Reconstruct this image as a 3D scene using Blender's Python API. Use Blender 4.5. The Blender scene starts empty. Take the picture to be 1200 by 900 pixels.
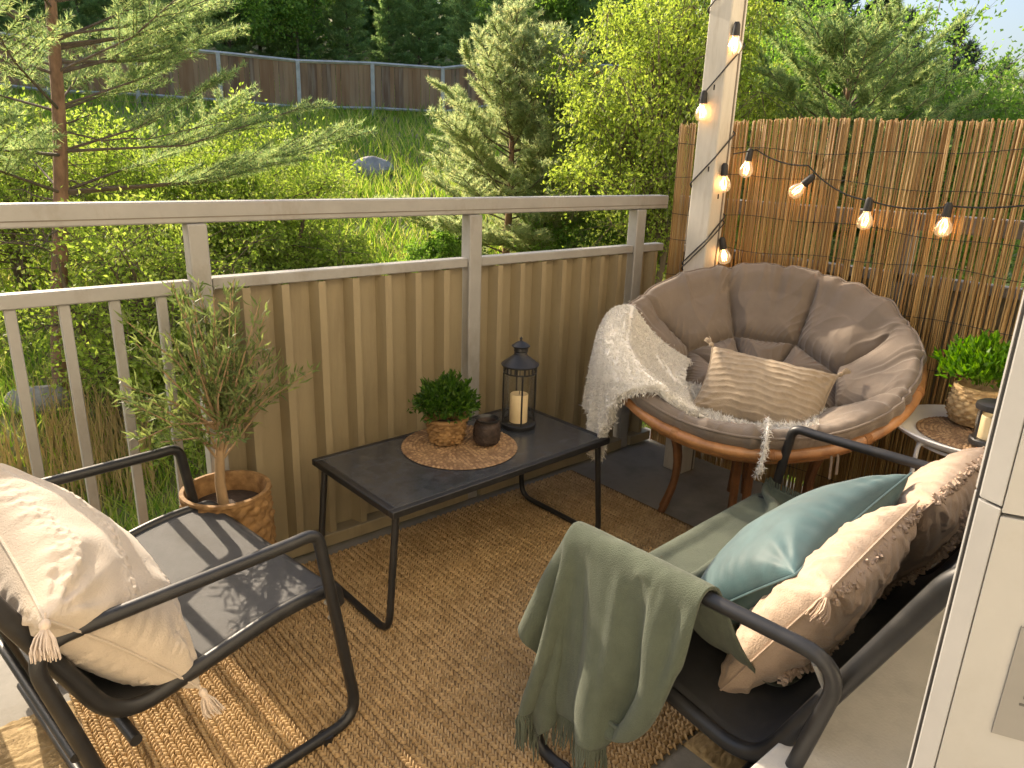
import bpy, math, random
import numpy as np
from math import sin, cos, pi, radians
from mathutils import Vector, Matrix

random.seed(7)
rng = np.random.default_rng(11)
SC = bpy.context.scene
COL = SC.collection

# ------------------------------------------------------------------ helpers
def tag(o, label=None, cat=None, group=None, kind=None):
    if label: o['label'] = label
    if cat: o['category'] = cat
    if group: o['group'] = group
    if kind: o['kind'] = kind
    return o

def empty(name, loc=(0, 0, 0), rz=0.0, M=None):
    o = bpy.data.objects.new(name, None)
    COL.objects.link(o)
    if M is not None:
        o.matrix_world = M
    else:
        o.location = loc
        o.rotation_euler = (0, 0, rz)
    o.empty_display_size = .05
    return o

def np_mesh(name, V, F, mat=None, parent=None, smooth=True):
    """V (n,3) array, F (m,k) array of equal-size faces or list of such arrays"""
    V = np.asarray(V, dtype=np.float32)
    Fs = F if isinstance(F, list) else [F]
    Fs = [np.asarray(f, dtype=np.int32) for f in Fs if len(f)]
    me = bpy.data.meshes.new(name)
    me.vertices.add(len(V)); me.vertices.foreach_set('co', V.ravel())
    loops = np.concatenate([f.ravel() for f in Fs])
    tot = np.concatenate([np.full(len(f), f.shape[1], np.int32) for f in Fs])
    start = np.concatenate([[0], np.cumsum(tot)[:-1]]).astype(np.int32)
    me.loops.add(len(loops)); me.loops.foreach_set('vertex_index', loops)
    me.polygons.add(len(tot)); me.polygons.foreach_set('loop_start', start); me.polygons.foreach_set('loop_total', tot)
    me.polygons.foreach_set('use_smooth', np.full(len(tot), smooth, dtype=bool))
    me.update(calc_edges=True); me.validate()
    if mat: me.materials.append(mat)
    o = bpy.data.objects.new(name, me)
    COL.objects.link(o)
    if parent: o.parent = parent
    return o

class MB:
    """collects shapes, builds ONE mesh object"""
    def __init__(s): s.v = []; s.f = []
    def add(s, V, F):
        n = len(s.v); s.v += [tuple(map(float, p)) for p in V]; s.f += [tuple(i + n for i in q) for q in F]; return s
    def box(s, c, d, M=None):
        x, y, z = [q / 2 for q in d]
        V = [Vector((a * x, b * y, e * z)) for a in (-1, 1) for b in (-1, 1) for e in (-1, 1)]
        if M is not None: V = [M @ p for p in V]
        V = [p + Vector(c) for p in V]
        return s.add(V, [(0, 1, 3, 2), (4, 6, 7, 5), (0, 4, 5, 1), (2, 3, 7, 6), (0, 2, 6, 4), (1, 5, 7, 3)])
    def box2(s, a, b):
        return s.box([(p + q) / 2 for p, q in zip(a, b)], [abs(q - p) for p, q in zip(a, b)])
    def tube(s, pts, r, n=10, closed=False, caps=True, flat=1.0):
        pts = [Vector(p) for p in pts]; N = len(pts)
        rs = r if hasattr(r, '__len__') else [r] * N
        T = []
        for i in range(N):
            if closed: t = pts[(i + 1) % N] - pts[i - 1]
            else: t = pts[min(i + 1, N - 1)] - pts[max(i - 1, 0)]
            T.append(t.normalized() if t.length > 1e-9 else Vector((0, 0, 1)))
        up = Vector((0, 0, 1)) if abs(T[0].z) < .9 else Vector((1, 0, 0))
        u = T[0].cross(up).normalized(); V = []
        for i in range(N):
            u = (u - T[i] * u.dot(T[i]))
            u = u.normalized() if u.length > 1e-6 else T[i].orthogonal().normalized()
            w = T[i].cross(u)
            for k in range(n):
                a = 2 * pi * k / n
                V.append(pts[i] + (u * cos(a) + w * sin(a) * flat) * rs[i])
        F = []
        for i in range(N if closed else N - 1):
            j = (i + 1) % N
            for k in range(n):
                F.append((i * n + k, i * n + (k + 1) % n, j * n + (k + 1) % n, j * n + k))
        if caps and not closed:
            F.append(tuple(range(n))[::-1]); F.append(tuple((N - 1) * n + k for k in range(n)))
        return s.add(V, F)
    def lathe(s, prof, n=32, c=(0, 0, 0), cap=True):
        V = []; F = []; m = len(prof)
        for r, z in prof:
            for k in range(n):
                a = 2 * pi * k / n
                V.append((c[0] + r * cos(a), c[1] + r * sin(a), c[2] + z))
        for i in range(m - 1):
            for k in range(n):
                F.append((i * n + k, i * n + (k + 1) % n, (i + 1) * n + (k + 1) % n, (i + 1) * n + k))
        if cap:
            if prof[0][0] > 1e-6: F.append(tuple(range(n))[::-1])
            if prof[-1][0] > 1e-6: F.append(tuple((m - 1) * n + k for k in range(n)))
        return s.add(V, F)
    def build(s, name, mat, parent=None, smooth=True, bevel=0, seg=2, angle=40):
        me = bpy.data.meshes.new(name)
        me.from_pydata(s.v, [], s.f); me.validate()
        if mat: me.materials.append(mat)
        if smooth:
            for p in me.polygons: p.use_smooth = True
            try: me.set_sharp_from_angle(angle=radians(angle))
            except Exception: pass
        me.update()
        o = bpy.data.objects.new(name, me); COL.objects.link(o)
        if parent: o.parent = parent
        if bevel:
            b = o.modifiers.new('bev', 'BEVEL'); b.width = bevel; b.segments = seg; b.limit_method = 'ANGLE'; b.angle_limit = radians(50)
        return o

def smooth_path(pts, rad, seg=6, closed=False):
    """polyline with rounded corners"""
    P = [Vector(p) for p in pts]; out = []
    N = len(P)
    rr = rad if hasattr(rad, '__len__') else [rad] * N
    for i in range(N):
        if not closed and i in (0, N - 1): out.append(P[i]); continue
        a, b, c = P[i - 1], P[i], P[(i + 1) % N]
        d1 = (a - b); d2 = (c - b)
        r = min(rr[i], d1.length * .49, d2.length * .49)
        p, q = b + d1.normalized() * r, b + d2.normalized() * r
        for k in range(seg + 1):
            t = k / seg
            out.append(p * (1 - t) ** 2 + b * 2 * t * (1 - t) + q * t * t)
    return out

def smooth_noise(shape_pts, scale, seed=0, octaves=3):
    """cheap sum-of-sines noise on (n,k) points, about -1..1"""
    r = np.random.default_rng(seed); P = np.asarray(shape_pts, float); out = np.zeros(len(P)); amp = 1; tot = 0
    for o in range(octaves):
        for _ in range(5):
            d = r.normal(size=P.shape[1]); d /= np.linalg.norm(d)
            out += amp * np.sin(P @ d * scale * (2 ** o) * r.uniform(.7, 1.4) + r.uniform(0, 6.28)) / 5 * 1.6
        tot += amp; amp *= .5
    return out / tot

# ------------------------------------------------------------------ materials
def nodes(name):
    m = bpy.data.materials.new(name); m.use_nodes = True
    nt = m.node_tree; b = nt.nodes['Principled BSDF']
    return m, nt, b

def hsv_var(c, f): return tuple(min(1, max(0, x * f)) for x in c[:3]) + (1,)

def mat(name, col, rough=.6, var=.25, vs=6., bump=0., bs=150., metallic=0., spec=.5, col2=None, sheen=0., coat=0., detail=6., stretch=(1, 1, 1), dirt=None):
    m, nt, b = nodes(name); N = nt.nodes; L = nt.links
    tc = N.new('ShaderNodeTexCoord'); mp = N.new('ShaderNodeMapping'); mp.inputs['Scale'].default_value = stretch
    L.new(tc.outputs['Object'], mp.inputs['Vector'])
    n1 = N.new('ShaderNodeTexNoise'); n1.inputs['Scale'].default_value = vs; n1.inputs['Detail'].default_value = detail; n1.inputs['Roughness'].default_value = .65
    L.new(mp.outputs[0], n1.inputs['Vector'])
    cr = N.new('ShaderNodeValToRGB'); cr.color_ramp.elements[0].position = .3; cr.color_ramp.elements[1].position = .7
    cr.color_ramp.elements[0].color = hsv_var(col, 1 - var); cr.color_ramp.elements[1].color = hsv_var(col2 or col, 1 + var * .6)
    L.new(n1.outputs[0], cr.inputs[0]); csock = cr.outputs[0]
    if dirt:      # stains and streaks: (colour, amount, scale, stretch)
        dc, da, ds, dst = dirt
        m2 = N.new('ShaderNodeMapping'); m2.inputs['Scale'].default_value = dst; L.new(tc.outputs['Object'], m2.inputs['Vector'])
        nd = N.new('ShaderNodeTexNoise'); nd.inputs['Scale'].default_value = ds; nd.inputs['Detail'].default_value = 9; nd.inputs['Roughness'].default_value = .72
        L.new(m2.outputs[0], nd.inputs['Vector'])
        mr = N.new('ShaderNodeMapRange'); mr.inputs['From Min'].default_value = .52; mr.inputs['From Max'].default_value = .74; mr.inputs['To Max'].default_value = da
        L.new(nd.outputs[0], mr.inputs[0])
        mc = N.new('ShaderNodeMix'); mc.data_type = 'RGBA'; mc.inputs['B'].default_value = dc + (1,)
        L.new(mr.outputs[0], mc.inputs['Factor']); L.new(csock, mc.inputs['A']); csock = mc.outputs['Result']
        ma = N.new('ShaderNodeMath'); ma.operation = 'MULTIPLY_ADD'; ma.inputs[1].default_value = .35; ma.inputs[2].default_value = rough
        L.new(mr.outputs[0], ma.inputs[0]); L.new(ma.outputs[0], b.inputs['Roughness'])
    L.new(csock, b.inputs['Base Color'])
    b.inputs['Roughness'].default_value = rough; b.inputs['Metallic'].default_value = metallic
    b.inputs['Specular IOR Level'].default_value = spec
    if sheen: b.inputs['Sheen Weight'].default_value = sheen; b.inputs['Sheen Roughness'].default_value = .4
    if coat: b.inputs['Coat Weight'].default_value = coat
    if bump:
        n2 = N.new('ShaderNodeTexNoise'); n2.inputs['Scale'].default_value = bs; n2.inputs['Detail'].default_value = 4
        L.new(mp.outputs[0], n2.inputs['Vector'])
        bp = N.new('ShaderNodeBump'); bp.inputs['Strength'].default_value = bump; bp.inputs['Distance'].default_value = .004
        L.new(n2.outputs[0], bp.inputs['Height']); L.new(bp.outputs[0], b.inputs['Normal'])
    return m

def leaf_mat(name, cols, trans=.45, rough=.55):
    """per-leaf random colour + translucency"""
    m, nt, b = nodes(name); N = nt.nodes; L = nt.links
    g = N.new('ShaderNodeNewGeometry'); cr = N.new('ShaderNodeValToRGB')
    e = cr.color_ramp.elements
    while len(e) < len(cols): e.new(.5)
    for i, c in enumerate(cols): e[i].position = i / max(1, len(cols) - 1); e[i].color = c + (1,)
    L.new(g.outputs['Random Per Island'], cr.inputs[0]); L.new(cr.outputs[0], b.inputs['Base Color'])
    b.inputs['Roughness'].default_value = rough; b.inputs['Specular IOR Level'].default_value = .3
    t = N.new('ShaderNodeBsdfTranslucent'); L.new(cr.outputs[0], t.inputs['Color'])
    hs = N.new('ShaderNodeHueSaturation'); hs.inputs['Saturation'].default_value = 1.1; hs.inputs['Value'].default_value = 2.0
    L.new(cr.outputs[0], hs.inputs['Color']); L.new(hs.outputs[0], t.inputs['Color'])
    mx = N.new('ShaderNodeMixShader'); mx.inputs[0].default_value = trans
    L.new(b.outputs[0], mx.inputs[1]); L.new(t.outputs[0], mx.inputs[2])
    L.new(mx.outputs[0], N['Material Output'].inputs['Surface'])
    return m

def weave_mat(name, c1, c2, rough=.75, scale=60, bump=.6, var_island=False, isl=.3):
    """woven natural fibre: streaky two-tone with fine fibre bump"""
    m, nt, b = nodes(name); N = nt.nodes; L = nt.links
    tc = N.new('ShaderNodeTexCoord')
    n1 = N.new('ShaderNodeTexNoise'); n1.inputs['Scale'].default_value = scale; n1.inputs['Detail'].default_value = 5
    L.new(tc.outputs['Object'], n1.inputs['Vector'])
    cr = N.new('ShaderNodeValToRGB'); cr.color_ramp.elements[0].position = .32; cr.color_ramp.elements[1].position = .68
    cr.color_ramp.elements[0].color = c1 + (1,); cr.color_ramp.elements[1].color = c2 + (1,)
    if var_island:
        g = N.new('ShaderNodeNewGeometry'); mxx = N.new('ShaderNodeMath'); mxx.operation = 'MULTIPLY_ADD'; mxx.inputs[1].default_value = isl
        hf = N.new('ShaderNodeMath'); hf.operation = 'MULTIPLY'; hf.inputs[1].default_value = 1 - isl; L.new(n1.outputs[0], hf.inputs[0])
        L.new(g.outputs['Random Per Island'], mxx.inputs[0]); L.new(hf.outputs[0], mxx.inputs[2]); L.new(mxx.outputs[0], cr.inputs[0])
    else:
        L.new(n1.outputs[0], cr.inputs[0])
    L.new(cr.outputs[0], b.inputs['Base Color']); b.inputs['Roughness'].default_value = rough; b.inputs['Specular IOR Level'].default_value = .3
    n2 = N.new('ShaderNodeTexNoise'); n2.inputs['Scale'].default_value = scale * 6; n2.inputs['Detail'].default_value = 3
    L.new(tc.outputs['Object'], n2.inputs['Vector'])
    bp = N.new('ShaderNodeBump'); bp.inputs['Strength'].default_value = bump; bp.inputs['Distance'].default_value = .002
    L.new(n2.outputs[0], bp.inputs['Height']); L.new(bp.outputs[0], b.inputs['Normal'])
    return m

M_ = {}
M_['concrete'] = mat('floor_concrete', (.26, .245, .215), .85, .3, 5, .25, 90, dirt=((.11, .09, .065), .7, 2.5, (1, 1, 1)))
M_['ledge'] = mat('ledge_terrazzo', (.46, .44, .40), .8, .14, 14, .3, 160, dirt=((.25, .22, .17), .55, 3.5, (1, 1, 1)))
M_['joint'] = mat('joint_gap', (.15, .13, .105), .8)
M_['rail'] = mat('painted_steel', (.27, .264, .25), .5, .1, 10, .06, 120, dirt=((.15, .125, .09), .6, 5, (1, 1, .5)))
M_['panel'] = mat('beige_sheet_metal', (.255, .208, .125), .5, .10, 3, .05, 40, dirt=((.15, .115, .065), .55, 4, (3, 3, .35)))
M_['column'] = mat('painted_wood', (.50, .465, .40), .6, .1, 5, .2, 40, stretch=(6, 6, 1), dirt=((.3, .25, .18), .6, 5, (4, 4, .5)))
M_['door'] = mat('white_door_paint', (.37, .368, .36), .42, .06, 4, .03, 60, dirt=((.3, .27, .22), .35, 6, (1, 1, 1)))
M_['door_edge'] = mat('shaded_edge_strip', (.27, .265, .255), .4, .08, 8, .03, 80)  # greyer than the door: shade on the narrow edge put into the colour
M_['plaster'] = mat('house_plaster', (.62, .58, .5), .9, .1, 3, .3, 120)
M_['black_metal'] = mat('black_powder_coat', (.016, .016, .017), .4, .25, 30, .1, 700, dirt=((.07, .062, .05), .22, 16, (1, 1, 1)))
M_['sling'] = mat('dark_sling_mesh', (.042, .042, .044), .62, .2, 40, .5, 900, dirt=((.10, .09, .075), .5, 9, (1, 1, 1)))
M_['glass_top'] = mat('dark_table_glass', (.045, .049, .055), .2, .35, 25, .12, 260, spec=.6, dirt=((.10, .098, .09), .25, 12, (1, 1, 1)))
M_['cream'] = mat('cream_cotton', (.54, .46, .37), .95, .1, 12, .5, 260, sheen=.3)
M_['tassel'] = mat('tassel_yarn', (.64, .53, .43), .95, .12, 60, .4, 500, sheen=.3)
M_['blush'] = mat('tufted_beige_cotton', (.42, .31, .225), .95, .15, 18, .55, 300, sheen=.25)
M_['teal'] = mat('teal_velvet', (.036, .088, .096), .6, .3, 9, .12, 300, sheen=.35)
M_['sage'] = mat('sage_wool', (.082, .098, .068), .95, .16, 22, .6, 420, sheen=.1)
M_['taupe'] = mat('taupe_cotton', (.175, .138, .107), .9, .16, 7, .35, 380, sheen=.2)
M_['knit'] = mat('sand_knit', (.34, .265, .18), .95, .18, 30, .6, 330, sheen=.2)
M_['sherpa'] = mat('sherpa_pile', (.76, .73, .67), 1., .12, 30, .5, 300, sheen=.4)
M_['rattan'] = mat('rattan_cane', (.30, .13, .045), .4, .4, 9, .15, 90, col2=(.42, .2, .075), coat=.25)
M_['rattan_shaded'] = mat('shaded_rattan_cane', (.13, .05, .018), .45, .4, 9, .15, 90, col2=(.2, .085, .03), coat=.2)  # dark brown stand cane, with the shade under the bowl put into the colour
M_['white_metal'] = mat('white_enamel', (.72, .70, .66), .4, .06, 8, .04, 80)
M_['wax'] = mat('candle_wax', (.80, .62, .36), .5, .06, 8, .05, 60)
M_['soil'] = mat('potting_soil', (.045, .028, .018), .95, .5, 60, 1., 120)
M_['bark'] = mat('grey_bark', (.16, .12, .085), .9, .4, 14, .8, 40, stretch=(1, 1, .3))
M_['pine_bark'] = mat('orange_pine_bark', (.25, .135, .075), .9, .4, 9, .9, 22, stretch=(1, 1, .4), col2=(.33, .19, .11))
M_['olive_bark'] = mat('olive_stem', (.32, .22, .12), .85, .3, 30, .5, 90, stretch=(1, 1, .3))
M_['stone'] = mat('grey_boulder', (.36, .34, .33), .9, .35, 4, .8, 9)
M_['wire'] = mat('black_cable', (.015, .014, .013), .6, .2, 30)
M_['seagrass'] = weave_mat('seagrass_weave', (.15, .08, .03), (.32, .19, .078), .75, 40)
M_['seagrass_light'] = weave_mat('light_seagrass_weave', (.34, .215, .095), (.62, .44, .22), .7, 60)
M_['mat_weave'] = weave_mat('coaster_weave', (.19, .11, .055), (.42, .27, .14), .75, 30, var_island=True)
M_['jute'] = weave_mat('jute_braid', (.34, .225, .105), (.50, .35, .18), .85, 14, var_island=True)
M_['loop'] = weave_mat('looped_jute', (.25, .175, .085), (.42, .31, .16), .9, 40)
M_['dark_wicker'] = weave_mat('dark_wicker', (.02, .013, .01), (.06, .04, .03), .6, 60)
M_['grey_plate'] = mat('grey_notice', (.22, .215, .205), .45, .08, 8)
M_['orange_print'] = mat('orange_print', (.75, .42, .12), .5, .05, 8)
M_['dark_print'] = mat('dark_print', (.07, .07, .07), .5, .05, 8)

# reeds: random per reed, slightly translucent
def reed_mat():
    m, nt, b = nodes('split_reed'); N = nt.nodes; L = nt.links
    g = N.new('ShaderNodeNewGeometry'); cr = N.new('ShaderNodeValToRGB'); e = cr.color_ramp.elements
    cols = [(.22, .115, .038), (.35, .20, .07), (.44, .275, .10), (.52, .36, .15), (.43, .32, .13)]
    while len(e) < len(cols): e.new(.5)
    for i, c in enumerate(cols): e[i].position = i / (len(cols) - 1); e[i].color = c + (1,)
    tc = N.new('ShaderNodeTexCoord'); mp = N.new('ShaderNodeMapping'); mp.inputs['Scale'].default_value = (60, 60, 5)
    n = N.new('ShaderNodeTexNoise'); n.inputs['Scale'].default_value = 1; n.inputs['Detail'].default_value = 5
    L.new(tc.outputs['Object'], mp.inputs[0]); L.new(mp.outputs[0], n.inputs['Vector'])
    a = N.new('ShaderNodeMath'); a.operation = 'MULTIPLY_ADD'; a.inputs[1].default_value = .6
    h = N.new('ShaderNodeMath'); h.operation = 'MULTIPLY'; h.inputs[1].default_value = .4
    L.new(n.outputs[0], h.inputs[0]); L.new(g.outputs['Random Per Island'], a.inputs[0]); L.new(h.outputs[0], a.inputs[2]); L.new(a.outputs[0], cr.inputs[0])
    L.new(cr.outputs[0], b.inputs['Base Color']); b.inputs['Roughness'].default_value = .5
    t = N.new('ShaderNodeBsdfTranslucent'); L.new(cr.outputs[0], t.inputs['Color'])
    mx = N.new('ShaderNodeMixShader'); mx.inputs[0].default_value = .35
    L.new(b.outputs[0], mx.inputs[1]); L.new(t.outputs[0], mx.inputs[2]); L.new(mx.outputs[0], N['Material Output'].inputs['Surface'])
    return m
M_['reed'] = reed_mat()

def plank_mat():
    m, nt, b = nodes('weathered_plank'); N = nt.nodes; L = nt.links
    g = N.new('ShaderNodeNewGeometry'); cr = N.new('ShaderNodeValToRGB'); e = cr.color_ramp.elements
    cols = [(.10, .05, .025), (.24, .125, .06), (.34, .22, .13), (.15, .08, .045), (.42, .34, .25)]
    while len(e) < len(cols): e.new(.5)
    for i, c in enumerate(cols): e[i].position = i / (len(cols) - 1); e[i].color = c + (1,)
    tc = N.new('ShaderNodeTexCoord'); mp = N.new('ShaderNodeMapping'); mp.inputs['Scale'].default_value = (9, 9, .8)
    n = N.new('ShaderNodeTexNoise'); n.inputs['Scale'].default_value = 1; n.inputs['Detail'].default_value = 6
    L.new(tc.outputs['Object'], mp.inputs[0]); L.new(mp.outputs[0], n.inputs['Vector'])
    a = N.new('ShaderNodeMath'); a.operation = 'MULTIPLY_ADD'; a.inputs[1].default_value = .6
    h = N.new('ShaderNodeMath'); h.operation = 'MULTIPLY'; h.inputs[1].default_value = .45
    L.new(n.outputs[0], h.inputs[0]); L.new(g.outputs['Random Per Island'], a.inputs[0]); L.new(h.outputs[0], a.inputs[2]); L.new(a.outputs[0], cr.inputs[0])
    L.new(cr.outputs[0], b.inputs['Base Color']); b.inputs['Roughness'].default_value = .85
    return m
M_['plank'] = plank_mat()
M_['fence_post'] = mat('grey_fence_wood', (.46, .45, .43), .8, .3, 4, .2, 30)

def glass_mat(name, tint=(.97, .98, .97), gloss=.12, fres=True):
    m, nt, b = nodes(name); N = nt.nodes; L = nt.links
    tr = N.new('ShaderNodeBsdfTransparent'); tr.inputs[0].default_value = tint + (1,)
    gl = N.new('ShaderNodeBsdfGlossy'); gl.inputs['Roughness'].default_value = .03
    mx = N.new('ShaderNodeMixShader'); lw = N.new('ShaderNodeLayerWeight'); lw.inputs[0].default_value = .25
    ml = N.new('ShaderNodeMath'); ml.operation = 'MULTIPLY_ADD'; ml.inputs[1].default_value = .6; ml.inputs[2].default_value = gloss * .3
    L.new(lw.outputs['Fresnel'], ml.inputs[0]); L.new(ml.outputs[0], mx.inputs[0])
    L.new(tr.outputs[0], mx.inputs[1]); L.new(gl.outputs[0], mx.inputs[2]); L.new(mx.outputs[0], N['Material Output'].inputs['Surface'])
    return m
M_['glass'] = glass_mat('clear_glass')
def lit_bulb():
    m = glass_mat('bulb_glass', (1., .9, .74), .3); nt = m.node_tree; N = nt.nodes; L = nt.links
    em = N.new('ShaderNodeEmission'); em.inputs[0].default_value = (1, .66, .34, 1); em.inputs[1].default_value = .16
    ad = N.new('ShaderNodeAddShader'); out = N['Material Output']; src = out.inputs['Surface'].links[0].from_socket
    L.new(src, ad.inputs[0]); L.new(em.outputs[0], ad.inputs[1]); L.new(ad.outputs[0], out.inputs['Surface']); return m
M_['bulb_glass'] = lit_bulb()
def emit(name, col, s):
    m, nt, b = nodes(name); b.inputs['Base Color'].default_value = col + (1,); b.inputs['Emission Color'].default_value = col + (1,); b.inputs['Emission Strength'].default_value = s; return m
M_['filament'] = emit('warm_filament', (1., .55, .2), 7.0)

M_['lf_bush'] = leaf_mat('bush_leaf', [(0.178, 0.261, 0.042), (0.254, 0.340, 0.062), (0.343, 0.420, 0.090), (0.216, 0.292, 0.054), (0.305, 0.331, 0.110)], .45)
M_['lf_birch'] = leaf_mat('birch_leaf', [(0.177, 0.244, 0.042), (0.260, 0.331, 0.058), (0.333, 0.387, 0.083), (0.208, 0.287, 0.052)], .45)
M_['lf_pine'] = leaf_mat('pine_needle', [(0.113, 0.185, 0.085), (0.185, 0.257, 0.104), (0.265, 0.330, 0.135), (0.384, 0.402, 0.171)], .55)
M_['lf_pine_light'] = leaf_mat('pale_pine_needle', [(0.196, 0.262, 0.126), (0.266, 0.332, 0.163), (0.351, 0.393, 0.193), (0.464, 0.432, 0.207)], .55)
M_['lf_forest'] = leaf_mat('forest_needle', [(0.157, 0.247, 0.107), (0.247, 0.358, 0.144), (0.358, 0.447, 0.170)], .45)
M_['lf_far'] = leaf_mat('far_needle', [(0.060, 0.090, 0.060), (0.084, 0.120, 0.072), (0.102, 0.132, 0.084)], .2)
M_['lf_green'] = leaf_mat('green_leaf', [(0.112, 0.214, 0.039), (0.175, 0.291, 0.054), (0.239, 0.342, 0.077)], .45)
M_['lf_olive'] = leaf_mat('olive_leaf', [(0.076, 0.110, 0.036), (0.116, 0.160, 0.049), (0.161, 0.198, 0.071), (0.196, 0.232, 0.071)], .35)
M_['lf_pot'] = leaf_mat('potted_leaf', [(.02, .055, .006), (.04, .095, .01), (.075, .14, .016)], .35, .45)
M_['lf_pot_bright'] = leaf_mat('bright_potted_leaf', [(.055, .135, .008), (.10, .22, .012), (.16, .28, .02)], .45, .45)
M_['lf_orange'] = leaf_mat('orange_leaf', [(.45, .17, .03), (.5, .26, .04), (.3, .24, .04)], .4)
M_['grass'] = leaf_mat('grass_blade', [(0.131, 0.241, 0.034), (0.219, 0.339, 0.049), (0.350, 0.416, 0.076), (0.481, 0.438, 0.175)], .4)
M_['dry_grass'] = leaf_mat('dry_grass', [(.38, .28, .13), (.5, .39, .2), (.3, .25, .1)], .3)

# ------------------------------------------------------------------ camera, sun, sky
H = 1.36
Rw = np.array([[0.765, -0.170, 0.621], [-0.644, -0.249, 0.724], [0.032, -0.953, -0.300]])
def _orth():
    D = np.array([-90, 2700, 850.]); D /= np.linalg.norm(D)
    X = np.array([1046, -233, 850.]); X -= D * (X @ D); X /= np.linalg.norm(X)
    U = -D; Y = np.cross(U, X)
    return np.stack([X, Y, U])
Rw = _orth()
cam = bpy.data.cameras.new('camera'); camo = bpy.data.objects.new('camera', cam); COL.objects.link(camo)
cam.sensor_width = 36; cam.lens = 36 * 850 / 1200; cam.clip_start = .02; cam.clip_end = 2000
mw = Matrix.Identity(4)
for i in range(3):
    mw[i][0] = Rw[i, 0]; mw[i][1] = -Rw[i, 1]; mw[i][2] = -Rw[i, 2]
mw[2][3] = H
camo.matrix_world = mw
SC.camera = camo

SUN_AZ = (-.085, 1.0); SUN_EL = radians(28.5)
w = bpy.data.worlds.new('World'); SC.world = w; w.use_nodes = True
nt = w.node_tree; bg = nt.nodes['Background']
sky = nt.nodes.new('ShaderNodeTexSky'); sky.sky_type = 'NISHITA'; sky.sun_disc = False
sky.sun_elevation = SUN_EL; sky.sun_rotation = math.atan2(SUN_AZ[0], SUN_AZ[1]); sky.air_density = 1.0; sky.dust_density = 4.5
nt.links.new(sky.outputs[0], bg.inputs[0]); bg.inputs[1].default_value = .15
sl = bpy.data.lights.new('sun', 'SUN'); sl.energy = 5; sl.angle = radians(.6); sl.color = (1, .83, .62)
so = bpy.data.objects.new('sun', sl); COL.objects.link(so)
a = math.hypot(*SUN_AZ)
sd = Vector((SUN_AZ[0] / a * cos(SUN_EL), SUN_AZ[1] / a * cos(SUN_EL), sin(SUN_EL)))
so.rotation_euler = sd.to_track_quat('Z', 'Y').to_euler()
so.location = (0, 0, 20)
SC.view_settings.view_transform = 'Standard'; SC.view_settings.look = 'None'; SC.view_settings.exposure = .95; SC.view_settings.gamma = 1
SC.cycles.use_denoising = True
SC.cycles.max_bounces = 8; SC.cycles.transparent_max_bounces = 16; SC.cycles.sample_clamp_indirect = 6
SC.cycles.caustics_reflective = False; SC.cycles.caustics_refractive = False

# ------------------------------------------------------------------ ground
def sstep(a, b, x):
    t = np.clip((x - a) / (b - a), 0, 1); return t * t * (3 - 2 * t)
def ground_z(x, y):
    x = np.asarray(x, float); y = np.asarray(y, float)
    d = np.hypot(x, y); az = np.degrees(np.arctan2(y, x))
    k = sstep(12, 46, az) * (1 - sstep(150, 175, az))
    up = np.where(d < 8, 0, .272 * (d - 8)); up = np.where(d > 30, .272 * 22 + .25 * (d - 30), up)
    up = np.where(d > 75, .272 * 22 + 11.25, up)
    bump = .12 * np.sin(x * .9 + 1.3) * np.sin(y * .8) + .06 * np.sin(x * 2.3) * np.sin(y * 2.1 + .5)
    return -2.5 + k * up + bump * sstep(6, 10, d)

def build_ground():
    rad = np.concatenate([[0.01], np.linspace(1, 34, 80), np.geomspace(36, 900, 30)])
    na = 200; th = np.linspace(0, 2 * pi, na, endpoint=False)
    X = np.outer(rad, np.cos(th)); Y = np.outer(rad, np.sin(th)); Z = ground_z(X, Y)
    V = np.stack([X, Y, Z], -1).reshape(-1, 3); nr = len(rad)
    i, k = np.meshgrid(np.arange(nr - 1), np.arange(na), indexing='ij')
    F = np.stack([i * na + k, i * na + (k + 1) % na, (i + 1) * na + (k + 1) % na, (i + 1) * na + k], -1).reshape(-1, 4)[:, ::-1]
    m = mat('grassy_ground', (.14, .185, .045), .95, .5, .7, 1., 9, col2=(.27, .24, .11), detail=9)
    o = np_mesh('ground', V, F, m); tag(o, kind='structure')
build_ground()

# ------------------------------------------------------------------ balcony: floor, wall, ledge, upper slab
o = MB().box2((-1.6, -.9, -.22), (2.92, 2.29, 0)).build('floor', M_['concrete'], bevel=.004); tag(o, kind='structure')
o = MB().box2((.80, -.498, .001), (2.815, .462, .40)).build('threshold_step', M_['ledge'], bevel=.006)
tag(o, 'pale speckled concrete ledge along the house side behind the bench', 'ledge')
o = MB().box2((-6, -.9, -2.6), (9, -.5, 5.2)).build('house_wall', M_['plaster']); tag(o, 'pale plastered house wall behind the balcony ledge', 'wall')

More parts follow.
